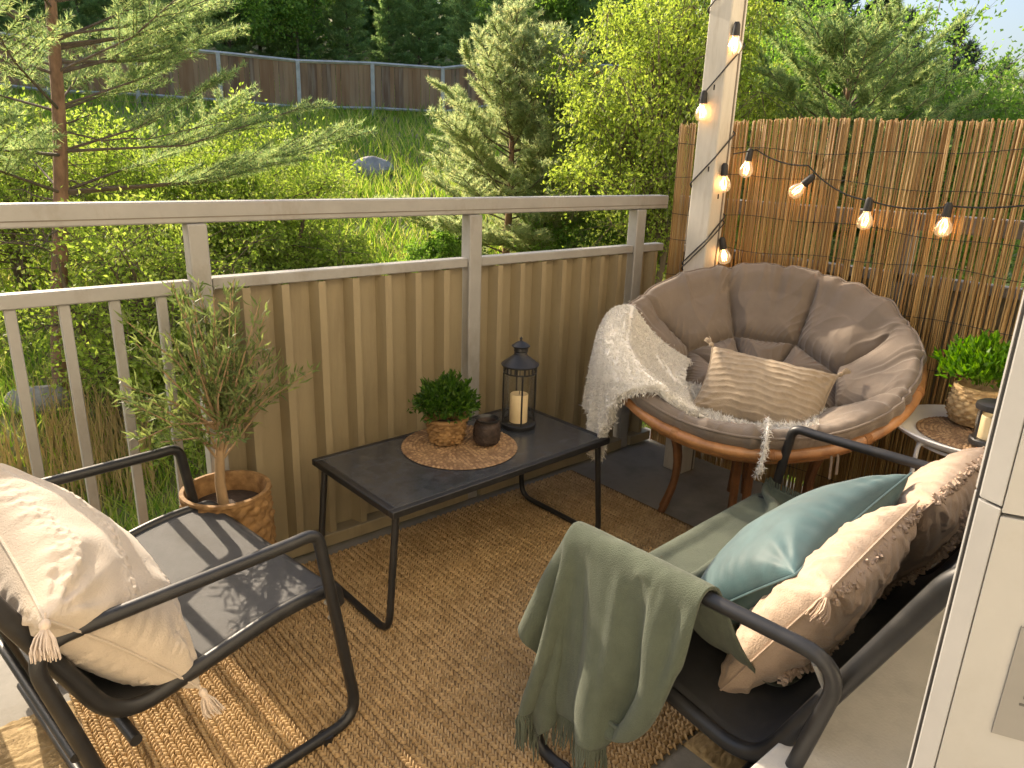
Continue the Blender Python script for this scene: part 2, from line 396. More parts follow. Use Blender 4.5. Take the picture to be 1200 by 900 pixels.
# ------------------------------------------------------------------ railings
def railing():
    t = empty('balcony_railing', (0, 2.166, 0))
    tag(t, 'grey steel balcony railing with beige corrugated panels and open bars at its left end', 'railing')
    def part(mb, name, m, **k):
        o = mb.build(name, m, None, **k); o.location = (0, -2.166, 0); o.parent = t; return o
    part(MB().box2((-1.7, 2.166, 1.150), (2.775, 2.225, 1.209)), 'top_rail', M_['rail'], bevel=.005)
    part(MB().box2((-1.7, 2.1648, 1.1655), (2.772, 2.1665, 1.1685)), 'rail_groove', M_['joint'])
    part(MB().box2((-1.7, 2.168, .951), (.638, 2.21, .989)), 'mid_rail', M_['rail'], bevel=.004)
    part(MB().box2((.697, 2.166, .958), (1.625, 2.216, .992)), 'mid_rail', M_['rail'], bevel=.004)
    part(MB().box2((1.687, 2.166, .958), (2.555, 2.216, .992)), 'mid_rail', M_['rail'], bevel=.004)
    part(MB().box2((2.62, 2.166, .958), (2.77, 2.216, .992)), 'mid_rail', M_['rail'], bevel=.004)
    for x0, x1 in ((.64, .695), (1.627, 1.685), (2.557, 2.618), (-.62, -.565)):
        part(MB().box2((x0, 2.158, .004), (x1, 2.212, 1.149)), 'post', M_['rail'], bevel=.005)
    for x in (.545, .425, .305, .186, .065, -.055, -.175, -.295, -.415, -.53, -.72, -.84, -.96, -1.08, -1.2, -1.32):
        part(MB().box2((x, 2.176, .02), (x + .026, 2.200, .9505)), 'baluster', M_['rail'], bevel=.003)
    # corrugated sheet panels
    def sheet(x0, x1, z0, z1, pitch, name='panel'):
        # trapezoid profile: wide valley, narrow raised rib towards the viewer
        prof = []
        x = x0
        while x < x1:
            for fx, yy in ((0, 0), (.55, 0), (.66, -.046), (.86, -.046)):
                if x + fx * pitch <= x1: prof.append((x + fx * pitch, 2.200 + yy))
            x += pitch
        prof.append((x1, 2.200))
        V = []; F = []
        for px, py in prof: V += [(px, py, z0), (px, py, z1)]
        n = len(prof)
        for i in range(n - 1): F.append((2 * i, 2 * i + 2, 2 * i + 3, 2 * i + 1))
        off = len(V)
        V += [(a, b + .002, c) for a, b, c in V]
        F += [tuple(off + q for q in f)[::-1] for f in F]
        part(MB().add(V, F), name, M_['panel'], smooth=False)
    for a, b, p in ((.697, 1.625, .122), (1.687, 2.555, .114), (2.62, 2.77, .11)):
        sheet(a, b, .05, .957, p)
        part(MB().box2((a, 2.142, .014), (b, 2.214, .060)), 'bottom_rail', M_['panel'], bevel=.003)
    # the return along the reed screen
    s = empty('side_railing', (2.84, 0, 0))
    tag(s, 'steel side railing glimpsed through gaps behind the reed screen', 'railing')
    def sp(mb, name, m, **k):
        o = mb.build(name, m, None, **k); o.location = (-2.84, 0, 0); o.parent = s
    sp(MB().box2((2.825, -.49, 1.150), (2.885, 2.16, 1.209)), 'top_rail', M_['rail'], bevel=.005)
    sp(MB().box2((2.83, -.49, .955), (2.88, 2.16, .992)), 'mid_rail', M_['rail'], bevel=.004)
    for y in (.10, 1.1, 2.1): sp(MB().box2((2.83, y, -.2), (2.875, y + .05, 1.149)), 'post', M_['rail'], bevel=.004)
    sp(MB().box2((2.865, -.49, .05), (2.875, 2.16, .954)), 'panel', M_['panel'])
railing()

# white timber column
def column():
    t = empty('timber_column', (2.62, 1.845, 0)); tag(t, 'white painted square timber column wound with a string of bulbs', 'column')
    o = MB().box2((-.05, -.052, .001), (.05, .052, 2.549)).build('shaft', M_['column'], t, bevel=.006)
    o = MB().box2((-.004, -.0545, .001), (.004, -.051, 2.54)).build('board_joint', M_['black_metal'], t)
    o.location = (.028, 0, 0); o.data.materials.clear(); o.data.materials.append(M_['joint'])
column()

# ------------------------------------------------------------------ reed screen
def reed_screen():
    t = empty('reed_screen', (2.79, 1.2, 0)); tag(t, 'brown split reed privacy screen bound with dark wire at the balcony end', 'screen')
    V = []; F = []; n = 6; y = .02; off = 0
    ring = np.array([[cos(2 * pi * k / n), sin(2 * pi * k / n)] for k in range(n)])
    while y < 2.155:
        r = rng.uniform(.0018, .0037)
        top = 1.525 + rng.normal() * .0035 + .008 * sin(y * 5) - (.02 if rng.random() < .03 else 0)
        x = rng.normal() * .003; lean = rng.normal() * .006; leanx = rng.normal() * .004
        zs = np.array([.005, .5, 1.0, top])
        for i, z in enumerate(zs):
            rr = r * (1 - .12 * i / 3)
            f = z / 1.5
            P = np.column_stack([ring[:, 0] * rr + x + leanx * f + .003 * sin(z * 5 + y * 60), ring[:, 1] * rr + y - 1.2 + lean * f + .002 * sin(z * 7 + y * 40), np.full(n, z)])
            V.append(P)
        for i in range(3):
            for k in range(n):
                F.append((off + i * n + k, off + i * n + (k + 1) % n, off + (i + 1) * n + (k + 1) % n, off + (i + 1) * n + k))
        F.append((off + 3 * n, off + 3 * n + 1, off + 3 * n + 2, off + 3 * n + 3)); 
        off += 4 * n
        y += 2 * r * rng.uniform(.60, .97) + (.0025 if rng.random() < .06 else 0)
    np_mesh('reeds', np.concatenate(V), [F], M_['reed'], t)
    for z0 in (.12, .3, .5, .68, .86, 1.02, 1.14, 1.30, 1.42):
        mb = MB()
        ph = rng.uniform(0, 6)
        pts = [(-.0105 + .002 * sin(yy * 40 + ph), yy - 1.2, z0 + .012 * sin(yy * 4 + ph) + .006 * sin(yy * 13 + ph * 2)) for yy in np.linspace(.03, 2.15, 110)]
        mb.tube(pts, .0013, 5); mb.build('binding_wire', M_['wire'], t)
reed_screen()

# ------------------------------------------------------------------ string lights
def catenary(a, b, sag, n=12):
    a = Vector(a); b = Vector(b)
    return [a.lerp(b, i / n) - Vector((0, 0, sag * 4 * (i / n) * (1 - i / n))) for i in range(n + 1)]
def string_lights():
    t = empty('string_lights', (2.62, 1.845, 1.2)); O = Vector((2.62, 1.845, 1.2))
    tag(t, 'black cable of warm glowing bulbs wound up the column and hung along the reed screen', 'string lights')
    x0, x1, y0, y1 = 2.564, 2.676, 1.787, 1.903
    # helix round the column: front-left face (x0) rises to the right in the picture
    pts = []
    z = .62; 
    per = [((x0, y1), 0.0), ((x0, y0), .115), ((x1, y0), .09), ((x1, y1), .06)]
    levels = []
    while z < 2.5:
        zz = z
        for (x, y), dz in per:
            zz += dz; pts.append((x, y, zz))
        z = zz + .06
    mb = MB(); mb.tube([Vector(p) - O for p in smooth_path(pts, .012, 3)], .0032, 6)
    # second, loose strand
    pts2 = [(p[0] + (.002 if i % 2 else -.003), p[1] - .003, p[2] - .022 - .01 * sin(i * 1.7)) for i, p in enumerate(pts[2:8])]
    mb.tube([Vector(p) - O for p in smooth_path(pts2, .012, 3)], .0026, 6)
    xs = 2.768
    hang = [(x1, y0 - .002, 1.395), (xs, 1.74, 1.415), (xs - .01, 1.50, 1.36), (xs - .004, 1.46, 1.325), (xs - .012, 1.24, 1.245), (xs - .008, .97, 1.245), (xs - .004, .62, 1.30), (xs - .004, .2, 1.35)]
    path = []
    for a, b in zip(hang[:-1], hang[1:]): path += catenary(a, b, .018 if abs(a[1] - b[1]) > .15 else 0, 8)[:-1]
    path.append(Vector(hang[-1]))
    mb.tube([p - O for p in path], .003, 6)
    # short nubs where sockets branch off
    for q in ((x0 - .004, 1.83, 1.63), (x0 - .004, 1.815, 1.325), (2.60, y0 - .005, 1.22)):
        mb.tube([Vector(q) - O, Vector(q) - O + Vector((-.006, -.004, .018))], .003, 5)
    mb.build('cable', M_['wire'], t)
    def bulb(p, d, s=1.0):
        q = Vector(d).normalized().to_track_quat('-Z', 'Y'); M = Matrix.Translation(Vector(p) - O) @ q.to_matrix().to_4x4() @ Matrix.Scale(1.15, 4)
        sk = MB(); sk.lathe([(.0, .012), (.007, .012), (.0115, .004), (.0125, -.018), (.0135, -.030), (.0, -.030)], 16)
        so_ = sk.build('socket', M_['wire'], t); so_.matrix_local = M
        b = MB(); b.lathe([(.0115, -.0305), (.0125, -.038), (.0195, -.047), (.0245, -.060), (.0245, -.070), (.018, -.083), (0.0001, -.090)], 20, cap=False)
        bo = b.build('bulb', M_['bulb_glass'], t); bo.matrix_local = M
        f = MB()
        for k in range(5):
            an = 2 * pi * k / 5
            f.tube([(.003 * cos(an), .003 * sin(an), -.036), (.010 * cos(an), .010 * sin(an), -.056), (.007 * cos(an + .6), .007 * sin(an + .6), -.076)], .0013, 5)
        fo = f.build('filament', M_['filament'], bo)
        pl = bpy.data.lights.new('bulb_glow', 'POINT'); pl.energy = .10; pl.color = (1, .58, .24); pl.shadow_soft_size = .012
        po = bpy.data.objects.new('bulb_glow', pl); COL.objects.link(po); po.parent = bo; po.location = (0, 0, -.056)
        return so_
    for p, d in (((2.585, y0 - .012, 1.855), (0, 0, -1)), ((x0 - .012, 1.868, 1.615), (0, 0, -1)), ((2.612, y0 - .012, 1.345), (.1, 0, -1)), ((2.655, y0 - .012, 1.05), (.25, -.1, -1)),
                 ((xs - .02, 1.755, 1.405), (0, .12, -1)), ((xs - .02, 1.475, 1.315), (-.1, .75, -.75)), ((xs - .025, 1.237, 1.243), (0, .05, -1)), ((xs - .02, .972, 1.243), (0, .04, -1))):
        bulb(p, d)
string_lights()

# ------------------------------------------------------------------ balcony door, opened outwards beside the camera
def door():
    M0 = Vector((.83, .184, 0)); d = Vector((.453, -.892, 0)); n = Vector((-.892, -.453, 0))   # broad face direction and normal
    e = Vector((.291, .957, 0)) * .024
    t = empty('balcony_door', M0); tag(t, 'open white balcony door at the right edge carrying a grey notice', 'door')
    def prism(poly, z0, z1):
        V = [(p.x, p.y, z0) for p in poly] + [(p.x, p.y, z1) for p in poly]; k = len(poly)
        F = [tuple(range(k))[::-1], tuple(range(k, 2 * k))] + [(i, (i + 1) % k, k + (i + 1) % k, k + i) for i in range(k)]
        return MB().add(V, F)
    L = .74
    for z0, z1, nm in ((.405, 1.020, 'lower_panel'), (1.024, 2.25, 'upper_panel')):
        o = prism([Vector((0, 0, 0)), d * L, d * L - n * .045, -n * .045 + d * .02], z0, z1).build(nm, M_['door'], t, smooth=False, bevel=.0012)
    for z0, z1 in ((.405, 1.0275), (1.0305, 2.25)):
        o = prism([Vector((0, 0, 0)) - d * .0008, -n * .046 + d * .0185, e - n * .03, e], z0, z1).build('edge_strip', M_['door_edge'], t, smooth=False, bevel=.001)
    o = prism([e * 1.0 - n * .006, e - n * .014 , e * 1.10 - n * .012, e * 1.10 - n * .006],   .405, 2.25).build('seal', M_['black_metal'], t, smooth=False)
    # notice
    s = empty('grey_notice', M0); tag(s, 'small grey notice with orange and black print fixed on the white door', 'notice')
    def pr(u0, u1, z0, z1, h, m, nm, sh=0):
        V = []
        for (u, z) in ((u0, z0), (u1, z0), (u1, z1), (u0, z1)):
            for hh in (0.0006, h): V.append(d * u + n * hh + Vector((0, 0, z)))
        F = [(1, 3, 5, 7), (0, 6, 4, 2), (0, 2, 3, 1), (2, 4, 5, 3), (4, 6, 7, 5), (6, 0, 1, 7)]
        return MB().add(V, F).build(nm, m, s, smooth=False)
    pr(.043, .25, .762, .9, .0022, M_['grey_plate'], 'plate')
    pr(.062, .10, .862, .885, .0028, M_['orange_print'], 'orange_block')
    for i, (u0, u1, z0, z1) in enumerate(((.0655, .067, .834, .846), (.067, .072, .845, .847), (.067, .072, .833, .835), (.062, .078, .815, .819), (.083, .10, .815, .819), (.060, .073, .806, .809), (.078, .10, .806, .809))):
        pr(u0, u1, z0, z1, .0028, M_['dark_print'], 'print')
door()

# ------------------------------------------------------------------ armchairs with sling seats
def frame_mat(loc, rz): return Matrix.Translation(Vector(loc)) @ Matrix.Rotation(rz, 4, 'Z')
SEAT_PATH = smooth_path([(0, .085, .318), (0, .078, .368), (0, -.06, .370), (0, -.415, .300), (0, -.645, .80), (0, -.675, .83)], [.01, .025, .12, .085, .06, .01], 8)
def sling_chair(label, loc, rz, hw, name, cat, az=.549):
    t = empty(name, loc, rz); tag(t, label, cat)
    inner = hw - .038
    for s in (-1, 1):
        x = s * hw
        loop = smooth_path([(x, -.05, az - .001), (x, .015, az + .001), (x + s * .012, .095, .016), (x + s * .012, -.415, .016), (x, -.545, az + .003), (x, -.05, az - .001)],
                           [.0, .075, .075, .06, .075, .0], 8)
        MB().tube(loop, .0138, 12).build('side_frame', M_['black_metal'], t)
        rail = [(s * inner, p.y, p.z) for p in SEAT_PATH]
        r = MB().tube(rail, .0175, 12, flat=.8)
        r.build('seat_rail', M_['black_metal'], t)
        for (y, z) in ((.05, .345), (.058, .30)):
            MB().tube([(x + s * .012, y, z), (x - s * .03, y - .004, z)], .0055, 8).build('bolt', M_['rail'], t)
        MB().tube([(x, -.50, az - .014), (s * (inner - .01), -.515, .515)], .008, 8).build('bolt', M_['rail'], t)
        MB().lathe([(.0, 0), (.017, 0), (.019, .006), (.019, .02), (.0, .022)], 14, c=(x + s * .012, .0, .0005)).build('foot_cap', M_['black_metal'], t)
    for (y, z, r, nm) in ((.077, .345, .015, 'front_bar'), (-.665, .822, .019, 'back_bar'), (-.400, .27, .012, 'cross_bar'), (-.50, .30, .010, 'cross_bar'), (-.44, .030, .0115, 'cross_bar')):
        w_ = inner if nm != 'cross_bar' else hw
        MB().tube([(-w_, y, z), (w_, y, z)], r, 10).build(nm, M_['black_metal'], t)
    # sling fabric with a slight sag
    nx = 25; P = SEAT_PATH; V = []; F = []
    for i, p in enumerate(P):
        a = P[max(i - 1, 0)]; b = P[min(i + 1, len(P) - 1)]; tg = (b - a).normalized(); nn = Vector((0, -tg.z, tg.y))
        if nn.z < 0: nn = -nn
        if i > len(P) * .6 and nn.y < 0: nn = -nn
        f = i / (len(P) - 1); sg = .016 * sin(pi * min(1, f * 1.15)) if f < .87 else .004
        for k in range(nx):
            u = -1 + 2 * k / (nx - 1)
            q = Vector((u * (inner - .004), p.y, p.z)) - nn * sg * (1 - u ** 2) + nn * .006
            V.append(q)
    for i in range(len(P) - 1):
        for k in range(nx - 1): F.append((i * nx + k, i * nx + k + 1, (i + 1) * nx + k + 1, (i + 1) * nx + k))
    o = MB().add(V, F).build('sling', M_['sling'], t, angle=80)
    so_ = o.modifiers.new('s', 'SOLIDIFY'); so_.thickness = .004; so_.offset = 0
    return t
CHL = frame_mat((.545, 1.675, .008), radians(-82)); BEN = frame_mat((1.465, .9405, .008), radians(3.3))
chair = sling_chair('black metal armchair with dark sling seat facing right, cream tasselled cushion in it', (.545, 1.675, .008), radians(-82), .335, 'armchair', 'armchair')
bench = sling_chair('wide black metal two-seat bench holding a sage throw and three cushions', (1.465, .9405, .008), radians(3.3), .481, 'garden_bench', 'bench', .612)

# ------------------------------------------------------------------ cushions
def pillow_pts(W, Hh, T, n=44, pinch=.10, puff=.55, wr=.006, seed=0, sag=0., wscale=14):
    u = np.linspace(-1, 1, n); U, Vv = np.meshgrid(u, u, indexing='ij')
    # edges bow inwards between the corners
    X = W / 2 * U * (1 - pinch * (1 - Vv ** 2) * U ** 2 * .8)
    Y = Hh / 2 * Vv * (1 - pinch * (1 - U ** 2) * Vv ** 2 * .8)
    prof = ((1 - np.abs(U) ** 2.2) * (1 - np.abs(Vv) ** 2.2)).clip(0) ** puff
    Z = T / 2 * prof
    pts = np.stack([X, Y], -1).reshape(-1, 2)
    edge = (1 - prof) ** 2
    nz = smooth_noise(pts / max(W, Hh) * 2, wscale * .35, seed, 3).reshape(n, n)
    # radial puckers from the corners
    puck = 0
    for cx, cy in ((-1, -1), (-1, 1), (1, -1), (1, 1)):
        dx = U - cx; dy = Vv - cy; rr = np.hypot(dx, dy); an = np.arctan2(dy, dx)
        puck = puck + np.sin(an * 13 + seed + cx * 2 + rr * 2) * np.exp(-(rr / .55) ** 2) * np.clip(rr * 3, 0, 1)
    # short pleats along the seam
    pl = np.sin(U * 34 + 2 * np.sin(U * 7 + seed)) * np.exp(-((1 - np.abs(Vv)) / .22) ** 2) + np.sin(Vv * 30 + 2 * np.sin(Vv * 6)) * np.exp(-((1 - np.abs(U)) / .22) ** 2)
    bump = wr * (nz * 1.2 + puck * .9 + pl * .28 * np.clip((1 - edge) * 3, 0, 1))
    return X, Y, Z, bump, U, Vv, prof

def pillow(name, label, M, W, Hh, T, m, group=None, seam=True, seed=0, wr=.006, pinch=.1, puff=.5, bend=0., tufts=None, sub=1, warp=None, n=44):
    X, Y, Z, bump, U, Vv, prof = pillow_pts(W, Hh, T, n, pinch, puff, wr, seed)
    inner = (prof > 1e-6)
    top = np.stack([X, Y, np.where(inner, Z + bump * np.clip(prof * 3, 0, 1), 0)], -1)
    X2, Y2, Z2, bump2, *_ = pillow_pts(W, Hh, T, n, pinch, puff, wr, seed + 5)
    bot = np.stack([X, Y, np.where(inner, -Z - bump2 * np.clip(prof * 3, 0, 1), 0)], -1)
    extra = []
    if tufts is not None:
        top[..., 2] += tufts(U, Vv) * np.clip(prof * 4, 0, 1)
        bot[..., 2] -= tufts(U, Vv) * np.clip(prof * 4, 0, 1) * .7
    def deform(P):
        if warp is not None: return warp(P)
        if bend:
            P = P.copy(); P[..., 2] += bend * ((P[..., 1] / (Hh / 2)) ** 2) * 1.0
        return P
    top = deform(top); bot = deform(bot)
    idx = np.arange(n * n).reshape(n, n); V = top.reshape(-1, 3); 
    bidx = np.full((n, n), -1); nb = n * n; ext = []
    for i in range(n):
        for j in range(n):
            if i in (0, n - 1) or j in (0, n - 1): bidx[i, j] = idx[i, j]
            else: bidx[i, j] = nb; nb += 1; ext.append(bot[i, j])
    V = np.concatenate([V, np.array(ext)])
    q = lambda I: np.stack([I[:-1, :-1], I[1:, :-1], I[1:, 1:], I[:-1, 1:]], -1).reshape(-1, 4)
    F = np.concatenate([q(idx), q(bidx)[:, ::-1]])
    t = empty(name, M=M); tag(t, label, 'cushion', group)
    o = np_mesh('cover', V, F, m, t)
    if sub:
        sm = o.modifiers.new('sub', 'SUBSURF'); sm.levels = sm.render_levels = sub
    if seam:
        loop = [top[i, 0] for i in range(n)] + [top[n - 1, j] for j in range(1, n)] + [top[i, n - 1] for i in range(n - 2, -1, -1)] + [top[0, j] for j in range(n - 2, 0, -1)]
        MB().tube(loop, .0028, 6, closed=True).build('piping', m, t)
    return t, top

def strands(mb, p, d, L, spread, k, r=.0016, seed=0, n=4):
    rr = np.random.default_rng(seed); p = Vector(p); d = Vector(d).normalized()
    u = d.orthogonal().normalized(); w_ = d.cross(u)
    for i in range(k):
        a = rr.uniform(0, 2 * pi); s = math.sqrt(rr.uniform(0, 1)) * spread; off = (u * cos(a) + w_ * sin(a))
        l = L * rr.uniform(.85, 1.1)
        mb.tube([p + off * .003, p + d * l * .35 + off * s * .75, p + d * l * .7 + off * s, p + d * l + off * s * 1.05 + Vector((0, 0, -.004))], [r, r, r, r * .6], n, caps=False)
def tassel(parent, p, d, L=.045, spread=.016, m=None, k=46, seed=0):
    mb = MB(); p = Vector(p); dd = Vector(d).normalized()
    mb.tube([p - dd * .012, p], .002, 5)
    s = [p + dd * q for q in (-.002, .004, .010, .015)]
    mb.tube(s, [.004, .0085, .0085, .006], 10)
    strands(mb, p + dd * .012, dd, L, spread, k, seed=seed)
    return mb.build('tassel', m or M_['tassel'], parent)

def basis(c, xdir, ydir):
    x = Vector(xdir).normalized(); y = Vector(ydir); y = (y - x * y.dot(x)).normalized(); z = x.cross(y)
    M = Matrix((( x.x, y.x, z.x, c[0]), (x.y, y.y, z.y, c[1]), (x.z, y.z, z.z, c[2]), (0, 0, 0, 1)))
    return M

# cream cushion in the armchair: x = along seat width (towards -Y world side), y = up the backrest
fwd = Vector((.990, .139, 0)); side = Vector((.139, -.990, 0))
def ridge_tufts(U, V): 
    w_ = np.sin(V * 9 + .6 * np.sin(U * 4)); return .0065 * np.maximum(0, w_) ** 1.5 * (smooth_noise(np.stack([U, V], -1).reshape(-1, 2), 75, 3, 2).reshape(U.shape) * .9 + .35) * (np.abs(V) > .12)
up_l = (Vector((0, 0, .80)) - fwd * .60)
M = basis((.170, 1.555, .515), side + Vector((0, 0, -.20)), up_l)
cp, top = pillow('cushion', 'plump cream cotton cushion with corner tassels leaning in the armchair', M, .56, .42, .23, M_['cream'], seed=3, wr=.009, tufts=ridge_tufts, puff=.46, n=110)
for i, (a, b) in enumerate(((-1, -1), (-1, 0), (0, -1), (0, 0))):
    p = top[a, b]; s = Vector((1 if a else -1, 1 if b else -1, 0))
    down = M.to_3x3().inverted() @ Vector((0, 0, -1))
    tassel(cp, Vector(p) * 1.01, s * .5 + down * 1.0, .05, .02, seed=i, k=60)

# bench cushions
bx = Vector((cos(radians(2.8)), sin(radians(2.8)), 0)); by = Vector((-sin(radians(2.8)), cos(radians(2.8)), 0))
back_up = Vector((0, 0, .56)) - by * .31
def tri_tufts(U, V):
    a = np.abs(((U * 1.6 + .5) % 1) - .5) * 1.1; d = np.abs(((V * 2.2 - a * 2) % 1) - .5)
    return .0065 * (d < .13) * (1 + .5 * smooth_noise(np.stack([U, V], -1).reshape(-1, 2), 45, 8, 2).reshape(U.shape))
M = basis((1.355, .575, .500), bx + by * .03 + Vector((0, 0, .05)), back_up + Vector((-.10, 0, 0)))
bp, top = pillow('cushion', 'tufted beige cushion with tassels at the near bench end, behind the teal one', M, .45, .40, .16, M_['blush'], seed=9, wr=.006, tufts=tri_tufts, puff=.5, n=72)
# ruffled tuft ridge along the edge
def ruffle(parent, pts, m, seed):
    mb = MB(); rr = np.random.default_rng(seed)
    for p in pts:
        for _ in range(3):
            q = Vector(p) + Vector(rr.normal(size=3)) * .004; d = Vector(rr.normal(size=3)).normalized() * .008
            mb.tube([q - d, q + Vector((0, 0, .006)), q + d], [.003, .0052, .003], 5)
    mb.build('ruffle', m, parent)
ruffle(bp, [Vector(top[i, -1]) + Vector((0, -.012, .012)) for i in range(2, 70, 1)], M_['blush'], 4)
ruffle(bp, [Vector(top[i, 24]) + Vector((0, 0, .004)) for i in range(6, 66, 1)], M_['blush'], 5)
for i, (a, b) in enumerate(((0, 0), (0, -1))):
    down = M.to_3x3().inverted() @ Vector((0, 0, -1))
    tassel(bp, top[a, b], Vector((-1 if a == 0 else 1, -.2 if b == 0 else .2, 0)) * .8 + down * .8, .045, .017, M_['blush'], seed=20 + i)
M = basis((1.80, .590, .51), bx + Vector((0, 0, .04)), back_up + Vector((.05, 0, 0)))
bp2, top = pillow('cushion', 'tufted beige cushion propped at the far end of the bench beside the side table', M, .45, .45, .17, M_['blush'], seed=15, wr=.006, tufts=tri_tufts, puff=.5, n=72)
ruffle(bp2, [Vector(top[24, i]) + Vector((0, 0, .004)) for i in range(6, 66, 1)], M_['blush'], 6)
ruffle(bp2, [Vector(top[48, i]) + Vector((0, 0, .004)) for i in range(6, 66, 1)], M_['blush'], 7)
ruffle(bp2, [top[i, -1] for i in range(2, 70, 2)], M_['blush'], 8)
M = basis((1.465, .70, .508), bx * .5 + Vector((0, -.02, .075)), Vector((0, -.33, .36)) + Vector((-.02, 0, 0)))
pillow('cushion', 'teal velvet cushion lying over the sage throw on the bench', M, .50, .42, .20, M_['teal'], seed=21, wr=.005, puff=.5, pinch=.12, n=56)

# ------------------------------------------------------------------ coffee table
def coffee_table():
    t = empty('coffee_table', (1.368, 1.806, .010), radians(1.8)); tag(t, 'low black metal coffee table with a dark glossy top in front of the railing', 'table')
    W, D, z = .905, .47, .408
    f = MB()
    for a, b in (((-W / 2, -D / 2), (W / 2, -D / 2 + .022)), ((-W / 2, D / 2 - .022), (W / 2, D / 2)), ((-W / 2, -D / 2 + .022), (-W / 2 + .022, D / 2 - .022)), ((W / 2 - .022, -D / 2 + .022), (W / 2, D / 2 - .022))):
        f.box2((a[0], a[1], z - .022), (b[0], b[1], z))
    f.build('frame', M_['black_metal'], t, bevel=.003)
    MB().box2((-W / 2 + .0225, -D / 2 + .0225, z - .012), (W / 2 - .0225, D / 2 - .0225, z - .001)).build('top', M_['glass_top'], t, bevel=.001)
    for s in (-1, 1):
        x = s * (W / 2 - .03); y = D / 2 - .03
        MB().tube(smooth_path([(x, -y, z - .022), (x + s * .035, -y - .005, .012), (x + s * .035, y + .005, .012), (x, y, z - .022)], [0, .055, .055, 0], 8), .0105, 12).build('leg', M_['black_metal'], t)
coffee_table()
TT = .4175   # table surface height

def coil_mat(name, label, c, R, m, rows, group=None, lens=1.0):
    """round mat of concentric stitched coils"""
    V = []; F = []; off = 0
    for i in range(rows):
        r = R * (i + .5) / rows; rt = R / rows * .56; n = max(6, int(2 * pi * r / (rt * 2.1)))
        for k in range(n):
            a0 = 2 * pi * (k + (i % 2) * .5) / n + rng.normal() * .01; da = pi / n * .98
            # a slanted bead
            h = rt * .55 * rng.uniform(.8, 1.15)
            ring = []
            for (aa, rr2, zz) in ((-1, 0, 0), (-.5, -1, .0), (.5, -1, .0), (1, 0, 0), (.5, 1, 0), (-.5, 1, 0), (-.35, -.3, 1), (.35, -.5, 1), (.45, .3, 1), (-.25, .5, 1)):
                a = a0 + aa * da; q = r + rr2 * rt + .25 * rt * aa
                ring.append((q * cos(a), q * sin(a), zz * h + .002))
            V += ring
            F += [(off + 6, off + 7, off + 8, off + 9)]
            fl = [(0, 1, 6), (1, 2, 7), (1, 7, 6), (2, 3, 7), (3, 8, 7), (3, 4, 8), (4, 5, 9), (4, 9, 8), (5, 0, 9), (0, 6, 9)]
            F += [tuple(off + q for q in g) for g in fl]
            off += 10
    Fq = [f for f in F if len(f) == 4]; Ft = [f for f in F if len(f) == 3]
    t = empty(name, c); tag(t, label, 'placemat', group)
    np_mesh('coils', V, [Fq, Ft], m, t)
    MB().lathe([(0.0, .0006), (R * .995, .0006), (R, .0025), (R * .99, .0035), (0, .0035)], 64).build('backing', m, t)
    return t
coil_mat('placemat', 'round brown coiled placemat on the dark coffee table', (1.352, 1.835, TT + .0005), .195, M_['mat_weave'], 16)

def woven_pot(t, prof, m, rows, cols, amp, name='pot', inner_depth=.03):
    """surface of revolution with a basket-weave relief; prof = list of (r,z) outer profile bottom->top"""
    zs = np.array([p[1] for p in prof]); rs = np.array([p[0] for p in prof])
    nz = rows * 4; nt = cols * 4
    z = np.linspace(zs[0], zs[-1], nz); r = np.interp(z, zs, rs)
    th = np.linspace(0, 2 * pi, nt, endpoint=False)
    T, Z = np.meshgrid(th, z); Rr = np.repeat(r[:, None], nt, 1)
    row = np.floor((Z - zs[0]) / (zs[-1] - zs[0]) * rows - 1e-6)
    ph = ((Z - zs[0]) / (zs[-1] - zs[0]) * rows) % 1
    wv = np.abs(np.sin(pi * ph)) * (.35 + .65 * np.sin(T * cols / 1.0 + pi * row + .4 * np.sin(row * 2.1)))
    Rr = Rr + amp * wv + amp * .25 * rng.normal(size=Rr.shape)
    V = np.stack([Rr * np.cos(T), Rr * np.sin(T), Z], -1).reshape(-1, 3)
    i, k = np.meshgrid(np.arange(nz - 1), np.arange(nt), indexing='ij')
    F = np.stack([i * nt + k, i * nt + (k + 1) % nt, (i + 1) * nt + (k + 1) % nt, (i + 1) * nt + k], -1).reshape(-1, 4)
    o = np_mesh(name, V, F, m, t)
    mb = MB(); R0 = rs[-1]; zt = zs[-1]
    # plaited rim, inner wall and base
    mb.lathe([(R0 - .012, zt - inner_depth - .01), (R0 - .010, zt - .004), (R0 - .004, zt + .005), (R0 + amp * .8, zt + .004), (R0 + amp, zt - .004), (R0 - .002, zt - .008)], 48, cap=False)
    mb.build('rim', m, t); mb = MB()
    mb.lathe([(0, zs[0] + .001), (rs[0], zs[0] + .001), (rs[0] + amp * .5, zs[0] + .004)], 32, cap=False)
    mb.build('base', m, t)
    MB().lathe([(R0 - .011, zt - inner_depth), (R0 * .5, zt - inner_depth + .006), (.001, zt - inner_depth + .01)], 28, cap=False).build('soil', M_['soil'], t)

